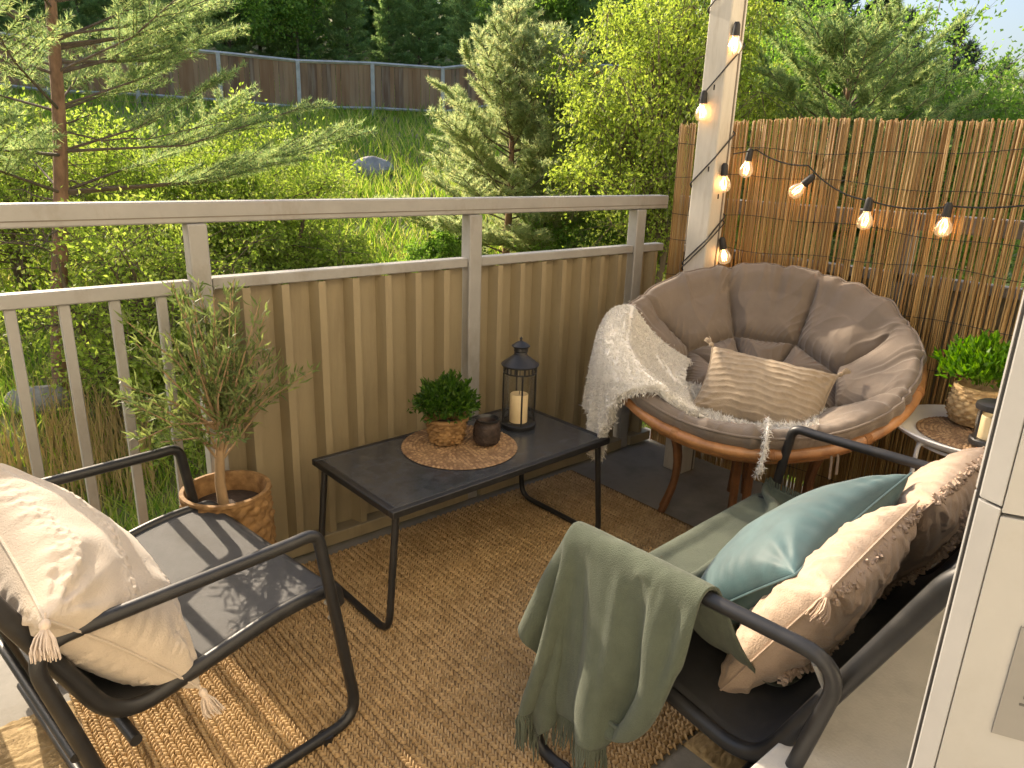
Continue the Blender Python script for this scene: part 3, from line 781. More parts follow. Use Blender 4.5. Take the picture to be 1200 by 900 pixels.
def leaf_quads(P, D, L, Wd, rnd, fold=.25, droop=0.):
    """leaf rhombi: base P, direction D (unit), length L, width Wd -> V,F"""
    n = len(P); D = D / np.linalg.norm(D, axis=1, keepdims=True)
    R_ = rnd.normal(size=(n, 3)); S = np.cross(D, R_); S /= np.linalg.norm(S, axis=1, keepdims=True) + 1e-9
    Nn = np.cross(S, D)
    L = np.broadcast_to(np.asarray(L, float), (n,))[:, None]; Wd = np.broadcast_to(np.asarray(Wd, float), (n,))[:, None]
    mid = P + D * L * .48 + Nn * L * .08
    tip = P + D * L - np.array([0, 0, 1.]) * L * droop
    V = np.stack([P, mid + S * Wd / 2 + Nn * Wd * fold, tip, mid - S * Wd / 2 + Nn * Wd * fold], 1).reshape(-1, 3)
    b = np.arange(n)[:, None] * 4
    return V, b + np.array([[0, 1, 2, 3]])

def ball_plant(t, c, R, n, L, Wd, m, squash=.85, seed=0, name='foliage', up=.5):
    r = np.random.default_rng(seed); d = r.normal(size=(n, 3)); d[:, 2] = np.abs(d[:, 2]) * 1.0 - .25 * r.random(n); d /= np.linalg.norm(d, axis=1, keepdims=True)
    rad = R * (1 - .65 * r.random(n) ** 1.6) * (1 + .12 * (r.random(n) < .06)) * (1 + .22 * smooth_noise(d, 5, seed, 2))
    P = d * rad[:, None] * np.array([1, 1, squash]) + np.array(c)
    k = n // 5; sd = r.normal(size=(26, 3)); sd[:, 2] = np.abs(sd[:, 2]) + .15; sd /= np.linalg.norm(sd, axis=1, keepdims=True)      # stray shoots
    w_ = r.integers(0, 26, k); f = r.uniform(.55, 1.0, k) * r.uniform(1.05, 1.42, 26)[w_]
    P[:k] = sd[w_] * (R * f)[:, None] * np.array([1, 1, squash]) + np.array(c) + r.normal(size=(k, 3)) * R * .03; d[:k] = sd[w_]
    D = d * .7 + r.normal(size=(n, 3)) * .55 + np.array([0, 0, up])
    V, F = leaf_quads(P, D, L * r.uniform(.6, 1.25, n), Wd * r.uniform(.7, 1.2, n), r)
    np_mesh(name, V, F, m, t, smooth=False)
    mb = MB()
    for i in range(40):
        q = Vector(d[i]) * R * .85; q.z = abs(q.z) * squash
        mb.tube([Vector((q.x * .25, q.y * .25, c[2] - R * .3)), Vector(c) + Vector((q.x * .5, q.y * .5, q.z * .3)), Vector(c) + q], .0011, 4, caps=False)
    mb.build('stems', m, t)

t = empty('potted_plant', (1.333, 1.885, TT + .0115)); tag(t, 'small round green herb in a honey seagrass pot on the coffee table', 'potted plant')
woven_pot(t, [(.052, 0), (.058, .02), (.064, .06), (.067, .085)], M_['seagrass'], 7, 13, .0085)
ball_plant(t, (0, 0, .118), .098, 2600, .023, .0095, M_['lf_pot'], .92, 3)

t = empty('votive_holder', (1.430, 1.788, TT + .0115)); tag(t, 'small dark brown wicker candle jar on the placemat', 'candle holder')
woven_pot(t, [(.036, 0), (.044, .012), (.046, .04), (.042, .066), (.036, .074)], M_['dark_wicker'], 10, 18, .002, 'wicker_body')
MB().lathe([(.036, .074), (.037, .08), (.041, .086), (.0415, .089), (.039, .089), (.034, .078)], 32, cap=False).build('glass_rim', M_['black_metal'], t)

def lantern(label, c, R, Hb, m=M_['black_metal'], flat_lid=False):
    """round lantern; R body radius, Hb height of glass body"""
    t = empty('lantern', c); tag(t, label, 'lantern')
    MB().lathe([(0, 0), (R * 1.02, 0), (R * 1.06, .006), (R * 1.06, .016), (R * .98, .020), (0, .020)], 40).build('base', m, t)
    z0, z1 = .020, Hb
    MB().lathe([(R * .9, z0), (R * .9, z1)], 40, cap=False).build('glass_cylinder', M_['glass'], t)
    for k in range(4):
        a = pi / 4 + k * pi / 2 + .25
        MB().tube([(R * .97 * cos(a), R * .97 * sin(a), z0), (R * .97 * cos(a), R * .97 * sin(a), z1 + .002)], .0032, 8).build('post', m, t)
    if flat_lid:
        MB().lathe([(R * .9, z1 - .001), (R * 1.06, z1), (R * 1.10, z1 + .006), (R * 1.06, z1 + .017), (R * .8, z1 + .024), (R * .2, z1 + .026), (0, z1 + .026)], 40).build('lid', m, t)
        MB().tube([(R * .2, 0, z1 + .025), (R * .12, 0, z1 + .04), (-R * .12, 0, z1 + .04), (-R * .2, 0, z1 + .025)], .0022, 6).build('lid_handle', m, t)
        return t
    mb = MB()
    mb.lathe([(R * .96, z1), (R * 1.0, z1), (R * 1.0, z1 + .005), (R * .96, z1 + .005)], 40, cap=False)
    mb.lathe([(R * .96, z1 + .024), (R * 1.0, z1 + .024), (R * 1.0, z1 + .030), (R * .96, z1 + .030)], 40, cap=False)
    for k in range(22):
        a = 2 * pi * k / 22
        mb.box((R * .98 * cos(a), R * .98 * sin(a), z1 + .0145), (.003, R * .10 if k % 2 else R * .05, .020), Matrix.Rotation(a, 3, 'Z'))
    mb.build('pierced_collar', m, t)
    z = z1 + .030
    MB().lathe([(R * 1.0, z), (R * 1.12, z - .002), (R * 1.13, z + .002), (R * .72, z + .022), (R * .42, z + .036), (R * .38, z + .040)], 40, cap=False).build('roof', m, t)
    mb = MB(); mb.lathe([(R * .38, z + .038), (R * .40, z + .042), (R * .36, z + .046), (R * .42, z + .050), (R * .42, z + .062), (R * .36, z + .066)], 28, cap=False)
    mb.build('chimney', m, t)
    MB().lathe([(R * .54, z + .066), (R * .56, z + .069), (R * .3, z + .080), (R * .08, z + .086), (R * .06, z + .092), (R * .09, z + .096), (0.0005, z + .102)], 28, cap=True).build('cap', m, t)
    return t
def candle(label, c, R, h):
    t = empty('candle', c); tag(t, label, 'candle')
    MB().lathe([(0, 0), (R, 0), (R, h - .003), (R * .93, h), (R * .55, h - .003), (0, h - .004)], 36).build('wax', M_['wax'], t, angle=60)
    MB().tube([(0, 0, h - .005), (.001, 0, h + .004), (.003, 0, h + .009)], .0011, 6).build('wick', M_['wire'], t)
lantern('tall black metal lantern with pierced collar on the coffee table', (1.640, 1.868, TT), .060, .205)
candle('cream pillar candle standing inside the lantern on the coffee table', (1.640, 1.868, TT + .0205), .033, .105)

# ------------------------------------------------------------------ side table
ST = (2.445, .655)
def side_table():
    t = empty('side_table', (ST[0], ST[1], .001)); tag(t, 'round white metal tray table beside the reed screen', 'side table')
    z = .585
    MB().lathe([(0, z - .008), (.205, z - .008), (.232, z + .008), (.2365, z + .018), (.2325, z + .021), (.226, z + .012), (.203, z - .003), (0, z - .003)], 64).build('tray', M_['white_metal'], t, angle=50)
    mb = MB(); mb.tube([(.165 * cos(a), .165 * sin(a), z - .03) for a in np.linspace(0, 2 * pi, 48, endpoint=False)], .005, 8, closed=True)
    mb.build('ring', M_['white_metal'], t)
    for k in range(4):
        a = radians(63) + k * pi / 2
        MB().tube(smooth_path([(.120 * cos(a), .120 * sin(a), z - .010), (.205 * cos(a), .205 * sin(a), z - .012), (.215 * cos(a), .215 * sin(a), 0)], [0, .02, 0], 6), .0065, 10).build('leg', M_['white_metal'], t)
side_table()
SZ = .5835
coil_mat('placemat', 'round tan coiled mat in the white tray table', (ST[0] + .005, ST[1] + .0, SZ), .165, M_['mat_weave'], 14)
t = empty('potted_plant', (ST[0] + .09, ST[1] + .045, SZ + .012)); tag(t, 'bright green leafy plant in a pale woven basket on the white tray table', 'potted plant')
woven_pot(t, [(.055, 0), (.072, .03), (.076, .06), (.070, .10), (.064, .118)], M_['seagrass_light'], 9, 14, .008)
ball_plant(t, (0, 0, .160), .108, 1500, .036, .013, M_['lf_pot_bright'], .80, 8, up=.9)
lantern('small black lantern on the white tray table by the door edge', (ST[0] - .085, ST[1] - .055, SZ + .012), .046, .108, flat_lid=True)
candle('cream candle inside the small lantern on the white tray table', (ST[0] - .085, ST[1] - .055, SZ + .0325), .030, .068)

# ------------------------------------------------------------------ rugs
def braided_rug():
    x0, x1, y0, y1 = .16, 2.20, .80, 2.10; row = .0235; st = .0125; V = []; F = []
    nrow = int((x1 - x0) / row); base = np.array([(-1, -.35, 0), (-.6, -1, .0), (.6, -.45, 0), (1, .35, 0), (.6, 1, 0), (-.6, .45, 0), (-.55, -.3, 1), (.45, -.15, 1), (.55, .35, 1), (-.45, .2, 1)], float)
    fq = np.array([(6, 7, 8, 9), (0, 1, 7, 6), (1, 2, 3, 7), (3, 4, 8, 7), (4, 5, 9, 8), (5, 0, 6, 9)])
    k = np.arange(int((y1 - y0) / st))
    Vs = []
    for i in range(nrow):
        xc = x0 + (i + .5) * row; wob = .0025 * np.sin(k * .05 + i) 
        for s in (-1, 1):
            n = len(k); sl = s * .85
            B = np.repeat(base[None], n, 0)
            lx = B[..., 0] * row * .285; ly = B[..., 1] * st * .62 + s * 0
            # slant of the strand: goes towards +y with distance from row centre (chevron)
            X = xc + s * row * .235 + lx + wob[:, None] + rng.normal(size=(n, 1)) * .0007
            Y = y0 + k[:, None] * st + ly + (s * lx) * .9 + (0 if s > 0 else st * .5) + rng.normal(size=(n, 1)) * .0007
            Z = .0045 + B[..., 2] * (.0085 + rng.normal(size=(n, 1)) * .0012) * np.where(B[..., 2] > 0, 1, 1)
            Vs.append(np.stack([X, Y, Z], -1).reshape(-1, 3))
    V = np.concatenate(Vs); m = len(V) // 10
    F = (np.arange(m)[:, None, None] * 10 + fq[None]).reshape(-1, 4)
    t = empty('jute_rug', (1.18, 1.45, .002), radians(.8)); tag(t, 'large brown braided jute rug under the coffee table', 'rug')
    V = V - np.array([1.18, 1.45, 0])
    np_mesh('braids', V, F, M_['jute'], t)
    MB().box2((x0 - 1.18, y0 - 1.45, .0005), (x1 - 1.18, y1 - 1.45, .005)).build('backing', mat('jute_backing', (.20, .125, .055), .95, .3, 30), t)
braided_rug()
def loop_mat(label, x0, x1, y0, y1, seed, rz=0):
    nx = int((x1 - x0) / .005); ny = int((y1 - y0) / .005)
    X, Y = np.meshgrid(np.linspace(x0, x1, nx), np.linspace(y0, y1, ny), indexing='ij')
    P = np.stack([X, Y], -1).reshape(-1, 2)
    w1 = smooth_noise(P, 55, seed, 2); w2 = smooth_noise(P, 70, seed + 1, 1)
    Z = .004 + .0055 * np.abs(np.sin(w1 * 5 + P[:, 1] * 260)) + .002 * w2
    V = np.column_stack([P, Z]); cx, cy = (x0 + x1) / 2, (y0 + y1) / 2; V[:, 0] -= cx; V[:, 1] -= cy
    V = V.reshape(nx, ny, 3); V[0, :, 2] = V[-1, :, 2] = V[:, 0, 2] = V[:, -1, 2] = 0; V = V.reshape(-1, 3)
    I = np.arange(nx * ny).reshape(nx, ny); F = np.stack([I[:-1, :-1], I[1:, :-1], I[1:, 1:], I[:-1, 1:]], -1).reshape(-1, 4)
    t = empty('loop_mat', (cx, cy, .0008), rz); tag(t, label, 'mat')
    np_mesh('pile', V, F, M_['loop'], t)
loop_mat('pale looped jute mat under the armchair beside the braided rug', -.85, .155, .62, 1.86, 3)
loop_mat('pale looped jute mat on the floor beneath the bench', 1.27, 2.1, .50, .795, 5)

# ------------------------------------------------------------------ olive tree in a tall basket
def olive():
    t = empty('olive_tree', (.632, 2.015, .001)); tag(t, 'young olive tree with narrow leaves planted in a tall seagrass basket by the railing', 'potted tree')
    woven_pot(t, [(.105, 0), (.118, .06), (.125, .16), (.122, .3), (.119, .395)], M_['seagrass'], 15, 17, .009, inner_depth=.055)
    r = np.random.default_rng(5)
    mb = MB()
    mb.tube([(-.01, 0, .33), (-.015, .0, .42), (-.012, -.008, .50), (-.006, -.01, .56)], [.0165, .0145, .013, .011], 10)
    c = Vector((-.01, -.02, .70)); P = []; D = []
    for i in range(54):
        a = r.uniform(0, 2 * pi); el = r.uniform(-.5, 1.45); L = r.uniform(.17, .285) * (1.0 + .12 * max(0, sin(el)))
        d = Vector((cos(a) * cos(el), sin(a) * cos(el) * .85, sin(el) * .95 + .1))
        base = Vector((-.008, -.01, r.uniform(.47, .62))); end = c + d * L
        if end.y > .125: end.y = .125 - r.uniform(0, .03)
        mid = base.lerp(end, .5) + Vector((r.normal() * .015, r.normal() * .015, .015))
        mb.tube([base, mid, end], [.004, .0026, .0012], 5, caps=False)
        for k in range(56):
            f = r.uniform(.22, 1.0); p = base.lerp(mid, f * 2) if f < .5 else mid.lerp(end, f * 2 - 1)
            dd = (end - base).normalized() * .7 + Vector(r.normal(size=3)) * .55 + Vector((0, 0, .25))
            P.append(p + Vector(r.normal(size=3)) * .006); D.append(dd)
    mb.build('stem', M_['olive_bark'], t)
    n = len(P); V, F = leaf_quads(np.array(P), np.array(D), r.uniform(.026, .050, n), r.uniform(.005, .0078, n), r, .3)
    np_mesh('foliage', V, F, M_['lf_olive'], t, smooth=False)
olive()

# ------------------------------------------------------------------ papasan chair
PC = Vector((2.292, 1.338, .732)); PAZ = radians(207.0); PTI = radians(23.0); PR = .513
pn = Vector((cos(PAZ) * sin(PTI), sin(PAZ) * sin(PTI), cos(PTI)))
pu = Vector((-sin(PAZ), cos(PAZ), 0)); pv = pn.cross(pu)       # pu along the rim sideways, pv towards the raised back
PM = Matrix(((pu.x, pv.x, pn.x, PC.x), (pu.y, pv.y, pn.y, PC.y), (pu.z, pv.z, pn.z, PC.z), (0, 0, 0, 1)))
PMi = PM.inverted()
CPROF = [(0, -.185), (.12, -.180), (.24, -.145), (.34, -.092), (.42, -.028), (.465, .034), (.492, .048), (.512, .032), (.514, .004), (.502, -.020)]
_cr = np.array([p[0] for p in CPROF[:7]]); _cz = np.array([p[1] for p in CPROF[:7]])
def cushion_top(r): return np.interp(r, _cr, _cz)
def papasan():
    base = Vector((PC.x + .085, PC.y + .043, 0))
    t = empty('papasan_chair', base); tag(t, 'round rattan papasan chair with taupe padded cushion in the balcony corner', 'papasan chair')
    Mi = Matrix.Translation(-base)
    def put(mb, nm, m, local=True, **k):
        if local: mb.v = [tuple(Mi @ (PM @ Vector(p))) for p in mb.v]
        return mb.build(nm, m, t, **k)
    def ring(R, z, r, k=96, wob=.0):
        return [(R * cos(a), R * sin(a), z + wob * sin(a * 3)) for a in np.linspace(0, 2 * pi, k, endpoint=False)]
    put(MB().tube(ring(PR + .008, -.012, .02), .0185, 12, closed=True), 'rim', M_['rattan'])
    put(MB().tube(ring(.492, -.058, .015), .0165, 10, closed=True), 'ring', M_['rattan'])
    put(MB().tube(ring(.462, -.095, .015), .013, 10, closed=True), 'ring', M_['rattan'])
    put(MB().tube(ring(.33, -.185, .012), .011, 10, closed=True), 'ring', M_['rattan'])
    for k in range(16):
        a = 2 * pi * k / 16 + .1
        put(MB().tube([(r * cos(a), r * sin(a), z) for r, z in ((PR, -.022), (.474, -.08), (.35, -.185), (.2, -.262), (.03, -.285))], .0075, 8), 'rib', M_['rattan'])
    # cane bindings on the rim
    for k in range(11):
        a0 = 2 * pi * k / 11 + .35; mb = MB()
        for j in range(5):
            a = a0 + (j - 2) * .0085
            c = Vector(((PR + .008) * cos(a), (PR + .008) * sin(a), -.012)); er = Vector((cos(a), sin(a), 0)); ez = Vector((0, 0, 1))
            mb.tube([c + (er * cos(b) + ez * sin(b)) * .0195 for b in np.linspace(0, 2 * pi, 12, endpoint=False)], .0024, 5, closed=True)
        put(mb, 'binding', M_['rattan'])
    # stand
    def wring(R, z, r): 
        return MB().tube([(R * cos(a), R * sin(a), z) for a in np.linspace(0, 2 * pi, 64, endpoint=False)], r, 10, closed=True)
    put(wring(.27, .385, .015), 'stand_ring', M_['rattan_shaded'], local=False)
    for k in range(4):
        a = 2 * pi * k / 4 + .55
        for s in (-1, 1):
            q = [((.29 - .045 * sin(pi * f)) * cos(a + s * (.10 - .02 * f)), (.29 - .045 * sin(pi * f)) * sin(a + s * (.10 - .02 * f)), .001 + .400 * f) for f in np.linspace(0, 1, 8)]
            put(MB().tube(q, .0155, 8), 'leg', M_['rattan_shaded'], local=False)
    # cushion
    nth, ns = 640, 150
    pr = np.array(CPROF); s0 = np.concatenate([[0], np.cumsum(np.hypot(*np.diff(pr, axis=0).T))]); s = np.linspace(0.0, s0[-1], ns)
    rr = np.interp(s, s0, pr[:, 0]); zz = np.interp(s, s0, pr[:, 1])
    for _ in range(4):
        rr[1:-1] = (rr[:-2] + 2 * rr[1:-1] + rr[2:]) / 4; zz[1:-1] = (zz[:-2] + 2 * zz[1:-1] + zz[2:]) / 4
    tr = np.gradient(rr); tz = np.gradient(zz); ln = np.hypot(tr, tz); nr_, nz_ = -tz / ln, tr / ln
    th = np.linspace(0, 2 * pi, nth, endpoint=False); TH, RR = np.meshgrid(th, rr); 
    X = RR * np.cos(TH); Y = RR * np.sin(TH)
    P2 = np.stack([X, Y], -1)
    def segd(a, b):
        a = np.array(a); b = np.array(b); ab = b - a; f = np.clip(((P2 - a) @ ab) / (ab @ ab), 0, 1); return np.linalg.norm(P2 - (a + f[..., None] * ab), axis=-1)
    K = 8; dmin = np.full(TH.shape, 9.); dbt = np.full(TH.shape, 9.); B = []
    rs = np.random.default_rng(2)
    for k in range(K):
        a = 2 * pi * (k + .5) / K + rs.normal() * .05; B.append((.285 * cos(a), .285 * sin(a)))
    for k in range(K):
        a = 2 * pi * (k + .5) / K; 
        e1 = (.60 * cos(a + rs.normal() * .06), .60 * sin(a + rs.normal() * .06))
        dmin = np.minimum(dmin, segd(B[k], e1)); 
        dmin = np.minimum(dmin, segd(B[k], B[(k + 1) % K]) * 1.25)
        dmin = np.minimum(dmin, segd(B[k], (0, 0)) * 1.3)
        am = 2 * pi * (k + 1) / K
        pass
        dbt = np.minimum(dbt, np.hypot(X - B[k][0], Y - B[k][1]))
    edge_k = np.clip((s[:, None] / s0[-1] - .60) / .25, 0, 1)
    puff = (.036 * (1 - np.exp(-(dmin / .055) ** 1.3)) + .032 * (1 - np.exp(-dmin / .009)) - .040) * (1 - .88 * edge_k) + .006 * edge_k
    puff -= .018 * np.exp(-(dbt / .03) ** 2)
    # creases that run out from the seams and bunch at the rim
    rim = np.clip((s[:, None] / s0[-1] - .55) / .3, 0, 1)
    fold = np.sin(TH * 43 + 3 * np.sin(TH * 5) + 8 * np.sin(TH * 2.0 + 1)) * np.maximum(0, np.sin(TH * 9 + 1.2 + 2 * np.sin(TH * 4))) * rim * .009
    nz1 = smooth_noise(np.stack([X.ravel() * 1.0, Y.ravel()], -1), 16, 7, 3).reshape(X.shape) * .006
    an = np.exp(-(dmin / .04) ** 2) * ((1 - np.abs(np.sin(TH * 31 + RR * 34 + 3 * np.sin(RR * 23 + TH * 4)))) ** 2 - .35) * .0085
    P3 = np.stack([X.ravel(), Y.ravel()], -1)
    rg = 1 - np.abs(smooth_noise(P3, 11, 17, 2)); rg2 = 1 - np.abs(smooth_noise(P3, 20, 23, 2))        # sharp random creases
    nz1 = nz1 + ((rg.clip(0) ** 7) * .008 + (rg2.clip(0) ** 8) * .004).reshape(X.shape) * np.clip(dmin / .03, 0, 1)
    mask = np.ones_like(s); mask[-14:] = np.linspace(1, 0, 14); mask[:2] = 1
    h = (puff + fold + nz1 + an) * mask[:, None]
    Xr = RR + h * nr_[:, None]; Z = zz[:, None] + h * nz_[:, None]
    V = np.stack([Xr * np.cos(TH), Xr * np.sin(TH), Z], -1)
    # underside ring closing the cushion
    und = np.stack([.40 * np.cos(th), .40 * np.sin(th), np.full(nth, -.135)], -1)[None]; und2 = np.stack([.05 * np.cos(th), .05 * np.sin(th), np.full(nth, -.262)], -1)[None]
    V = np.concatenate([V, und, und2]).reshape(-1, 3); n2 = ns + 2
    i, k = np.meshgrid(np.arange(n2 - 1), np.arange(nth), indexing='ij')
    F = np.stack([i * nth + k, i * nth + (k + 1) % nth, (i + 1) * nth + (k + 1) % nth, (i + 1) * nth + k], -1).reshape(-1, 4)[:, ::-1]
    W = np.array([Mi @ (PM @ Vector(p)) for p in V])
    co = np_mesh('seat_cushion', W, F, M_['taupe'], t)
    # piping round the cushion edge and tie ribbons
    j = int(ns * .93)
    ed = [Mi @ (PM @ Vector((q[0] * 1.006, q[1] * 1.006, q[2]))) for q in V.reshape(n2, nth, 3)[ns - 16][::4]]
    MB().tube(ed, .0045, 7, closed=True).build('piping', M_['taupe'], co)
    mb = MB(); a = radians(58 + 180 + 60)
    for k, (aa, L) in enumerate(((-1.02, .09), (-.98, .08))):
        p = Mi @ (PM @ Vector((.52 * cos(aa), .52 * sin(aa), -.01)))
        mb.tube([p, p + Vector((-.01, -.012, -.03)), p + Vector((-.012, -.016, -L))], .004, 5, flat=.4)
    mb.build('tie_ribbon', M_['taupe'], co)
papasan()

# ------------------------------------------------------------------ cloth: small position-based solver
def drape(P, collide, steps=260, iters=10, h=None, bend=.15, damp=.985, dt=.009, stickd=.008):
    P = P.copy(); nx, ny, _ = P.shape
    rest = []
    Q = h if h is not None else P
    def pairs():
        I = np.arange(nx); J = np.arange(ny)
        out = []
        for par in (0, 1):
            a = I[par:nx - 1:2]; out.append(((a[:, None], J[None]), (a[:, None] + 1, J[None]), 1.))
            b = J[par:ny - 1:2]; out.append(((I[:, None], b[None]), (I[:, None], b[None] + 1), 1.))
            out.append(((a[:, None], J[None, :-1]), (a[:, None] + 1, J[None, 1:]), .35)); out.append(((a[:, None], J[None, 1:]), (a[:, None] + 1, J[None, :-1]), .35))
        for par in (0, 1):
            a = np.array([i for i in range(nx - 2) if (i // 2) % 2 == par]); b = np.array([j for j in range(ny - 2) if (j // 2) % 2 == par])
            out.append(((a[:, None], J[None]), (a[:, None] + 2, J[None]), bend)); out.append(((I[:, None], b[None]), (I[:, None], b[None] + 2), bend))
        return out
    C = []
    for A, B, k in pairs():
        C.append((A, B, np.linalg.norm(Q[A] - Q[B], axis=-1), k))
    prev = P.copy(); g = np.array([0, 0, -9.8]) * dt * dt
    for s in range(steps):
        vel = (P - prev) * damp; sp = np.linalg.norm(vel, axis=-1, keepdims=True); vel *= np.minimum(1, .006 / np.maximum(sp, 1e-9))
        prev = P.copy(); P = P + vel + g
        for it in range(iters):
            for A, B, L, k in C:
                d = P[B] - P[A]; l = np.linalg.norm(d, axis=-1); e = (k * .5 * (l - L) / np.maximum(l, 1e-9))[..., None] * d
                P[A] += e; P[B] -= e
            P, mm = collide(P); m = mm if it == 0 else (m | mm)
        disp = np.linalg.norm(P - prev, axis=-1); stick = m & (disp < stickd)      # static friction
        P = np.where(stick[..., None], prev, P); prev = np.where(m[..., None], prev + (P - prev) * .8, prev)
    return P

def capsule(P, a, b, r, m):
    a = np.array(a); b = np.array(b); ab = b - a; f = np.clip(((P - a) @ ab) / (ab @ ab), 0, 1); d = P - (a + f[..., None] * ab); l = np.linalg.norm(d, axis=-1)
    hit = l < r
    return np.where(hit[..., None], P + d / np.maximum(l, 1e-9)[..., None] * (r - l)[..., None], P), m | hit

BI = np.array(BEN.inverted()); BW = np.array(BEN)
seat_y = np.array([p.y for p in SEAT_PATH if p.y > -.43 and p.z < .40 and p.z > .29])[::-1]; seat_z = np.array([p.z for p in SEAT_PATH if p.y > -.43 and p.z < .40 and p.z > .29])[::-1]
_o = np.argsort(seat_y); seat_y, seat_z = seat_y[_o], seat_z[_o]
def bench_collide(P):
    L = P @ BI[:3, :3].T + BI[:3, 3]; m = np.zeros(P.shape[:2], bool)
    hw = .481; az = .612
    for s in (-1, 1):
        x = s * hw
        L, m = capsule(L, (x, .02, az - .03), (x + s * .012, .085, .016), .022, m)
        dx = L[..., 0] - x; zt = az - .004 + np.sqrt(np.maximum(0, .0285 ** 2 - dx ** 2))     # arm seen from above: cloth always stays over it
        hit = (np.abs(dx) < .028) & (L[..., 1] > -.58) & (L[..., 1] < .022) & (L[..., 2] < zt) & (L[..., 2] > zt - .075)
        L[..., 2] = np.where(hit, zt, L[..., 2]); m |= hit
        low = (np.abs(dx) < .03) & (L[..., 1] > -.58) & (L[..., 1] < .03) & (L[..., 2] < az - .05)
        L[..., 0] = np.where(low, x + np.where(dx * s > 0, .03, -.03) * s, L[..., 0])
    L, m = capsule(L, (-.46, .075, .345), (.46, .075, .345), .034, m)
    zs = np.interp(L[..., 1], seat_y, seat_z) + .012 - .012 * np.clip(1 - (L[..., 0] / .5) ** 2, 0, 1)
    hit = (np.abs(L[..., 0]) < .475) & (L[..., 1] < .085) & (L[..., 1] > -.43) & (L[..., 2] < zs) & (L[..., 2] > zs - .13)
    L[..., 2] = np.where(hit, zs, L[..., 2]); m |= hit
    fl = L[..., 2] < .022
    L[..., 2] = np.where(fl, .022, L[..., 2]); m |= fl
    return L @ BW[:3, :3].T + BW[:3, 3], m

def grid_faces(nx, ny):
    I = np.arange(nx * ny).reshape(nx, ny); return np.stack([I[:-1, :-1], I[1:, :-1], I[1:, 1:], I[:-1, 1:]], -1).reshape(-1, 4)

def sage_throw():
    nx, ny = 84, 46; Lx, Ly = 1.48, .60
    u = np.linspace(0, 1, nx); v = np.linspace(0, 1, ny); U, Vv = np.meshgrid(u, v, indexing='ij')
    flat = np.stack([U * Lx, Vv * Ly, np.zeros_like(U)], -1)
    # laid loosely: gathered in width near the arm, spread out over the seat
    wid = np.interp(U, [0, .28, .42, .6, 1], [.44, .42, .47, .58, .54]); y0 = np.interp(U, [0, .28, .42, .6, 1], [.600, .635, .61, .565, .66])
    x = .53 + U * Lx * .985
    y = y0 + Vv * wid
    z = .70 + .022 * np.sin(Vv * 2 * pi * 3.3 + U * 4) * np.interp(U, [0, .5, 1], [1.1, 1.2, 1.7]) + .01 * smooth_noise(flat.reshape(-1, 3), 9, 4, 2).reshape(U.shape)
    P = np.stack([x, y, z], -1)
    P = drape(P, bench_collide, steps=240, iters=8, bend=.22)
    t = empty('throw_blanket', P.reshape(-1, 3).mean(0)); tag(t, 'sage green wool throw with fringed end draped over the bench arm', 'throw')
    O = np.array(t.location)
    o = np_mesh('cloth', (P - O).reshape(-1, 3), grid_faces(nx, ny), M_['sage'], t)
    sm = o.modifiers.new('sub', 'SUBSURF'); sm.levels = sm.render_levels = 2
    so_ = o.modifiers.new('thick', 'SOLIDIFY'); so_.thickness = .007; so_.offset = 0
    r = np.random.default_rng(3)
    for e, e2 in ((0, 1), (nx - 1, nx - 2)):
        mb = MB()
        for k in np.linspace(0, ny - 1.001, 110):
            j = int(k); f = k - j; p = P[e, j] * (1 - f) + P[e, j + 1] * f; d = P[e, j] - P[e2, j]; d = d / np.linalg.norm(d)
            L = r.uniform(.062, .085); a = Vector(p - O); d = Vector(d)
            q = a + d * .02; end = a + d * .018 + Vector((r.normal() * .004, r.normal() * .004, -L))
            if end.z + O[2] < .018: 
                end.z = .018 - O[2] + r.uniform(0, .004); end += Vector((-r.uniform(.005, .025), r.normal() * .008, 0))
            mb.tube([a, q, q.lerp(end, .5) + Vector((r.normal() * .002, r.normal() * .002, 0)), end], [.0022, .0024, .0022, .0014], 5, caps=False)
        mb.build('fringe', M_['sage'], t)
sage_throw()

def fibres(name, P, N_, L, Wd, m, parent, seed=0, jitter=.6, droop=.3):
    r = np.random.default_rng(seed); n = len(P)
    D = N_ + r.normal(size=(n, 3)) * jitter; D /= np.linalg.norm(D, axis=1, keepdims=True); D[:, 2] -= droop * r.random(n)
    S = np.cross(D, r.normal(size=(n, 3))); S /= np.linalg.norm(S, axis=1, keepdims=True)
    l = L * r.uniform(.6, 1.3, n)[:, None]
    bendv = r.normal(size=(n, 3)) * .3
    V = np.stack([P - S * Wd, P + S * Wd, P + (D * .6 + bendv * .3) * l + S * Wd * .7, P + (D + bendv) * l], 1).reshape(-1, 3)
    b = np.arange(n)[:, None] * 4
    return np_mesh(name, V, b + np.array([[0, 1, 2, 3]]), m, parent, smooth=True)

def sample_grid(P, k, seed=0):
    r = np.random.default_rng(seed); nx, ny, _ = P.shape; i = r.uniform(0, nx - 1.001, k); j = r.uniform(0, ny - 1.001, k); a = i.astype(int); b = j.astype(int); f = (i - a)[:, None]; g = (j - b)[:, None]
    Q = P[a, b] * (1 - f) * (1 - g) + P[a + 1, b] * f * (1 - g) + P[a, b + 1] * (1 - f) * g + P[a + 1, b + 1] * f * g
    N_ = np.cross(P[a + 1, b] - P[a, b], P[a, b + 1] - P[a, b]); N_ /= np.linalg.norm(N_, axis=1, keepdims=True) + 1e-9
    return Q, N_

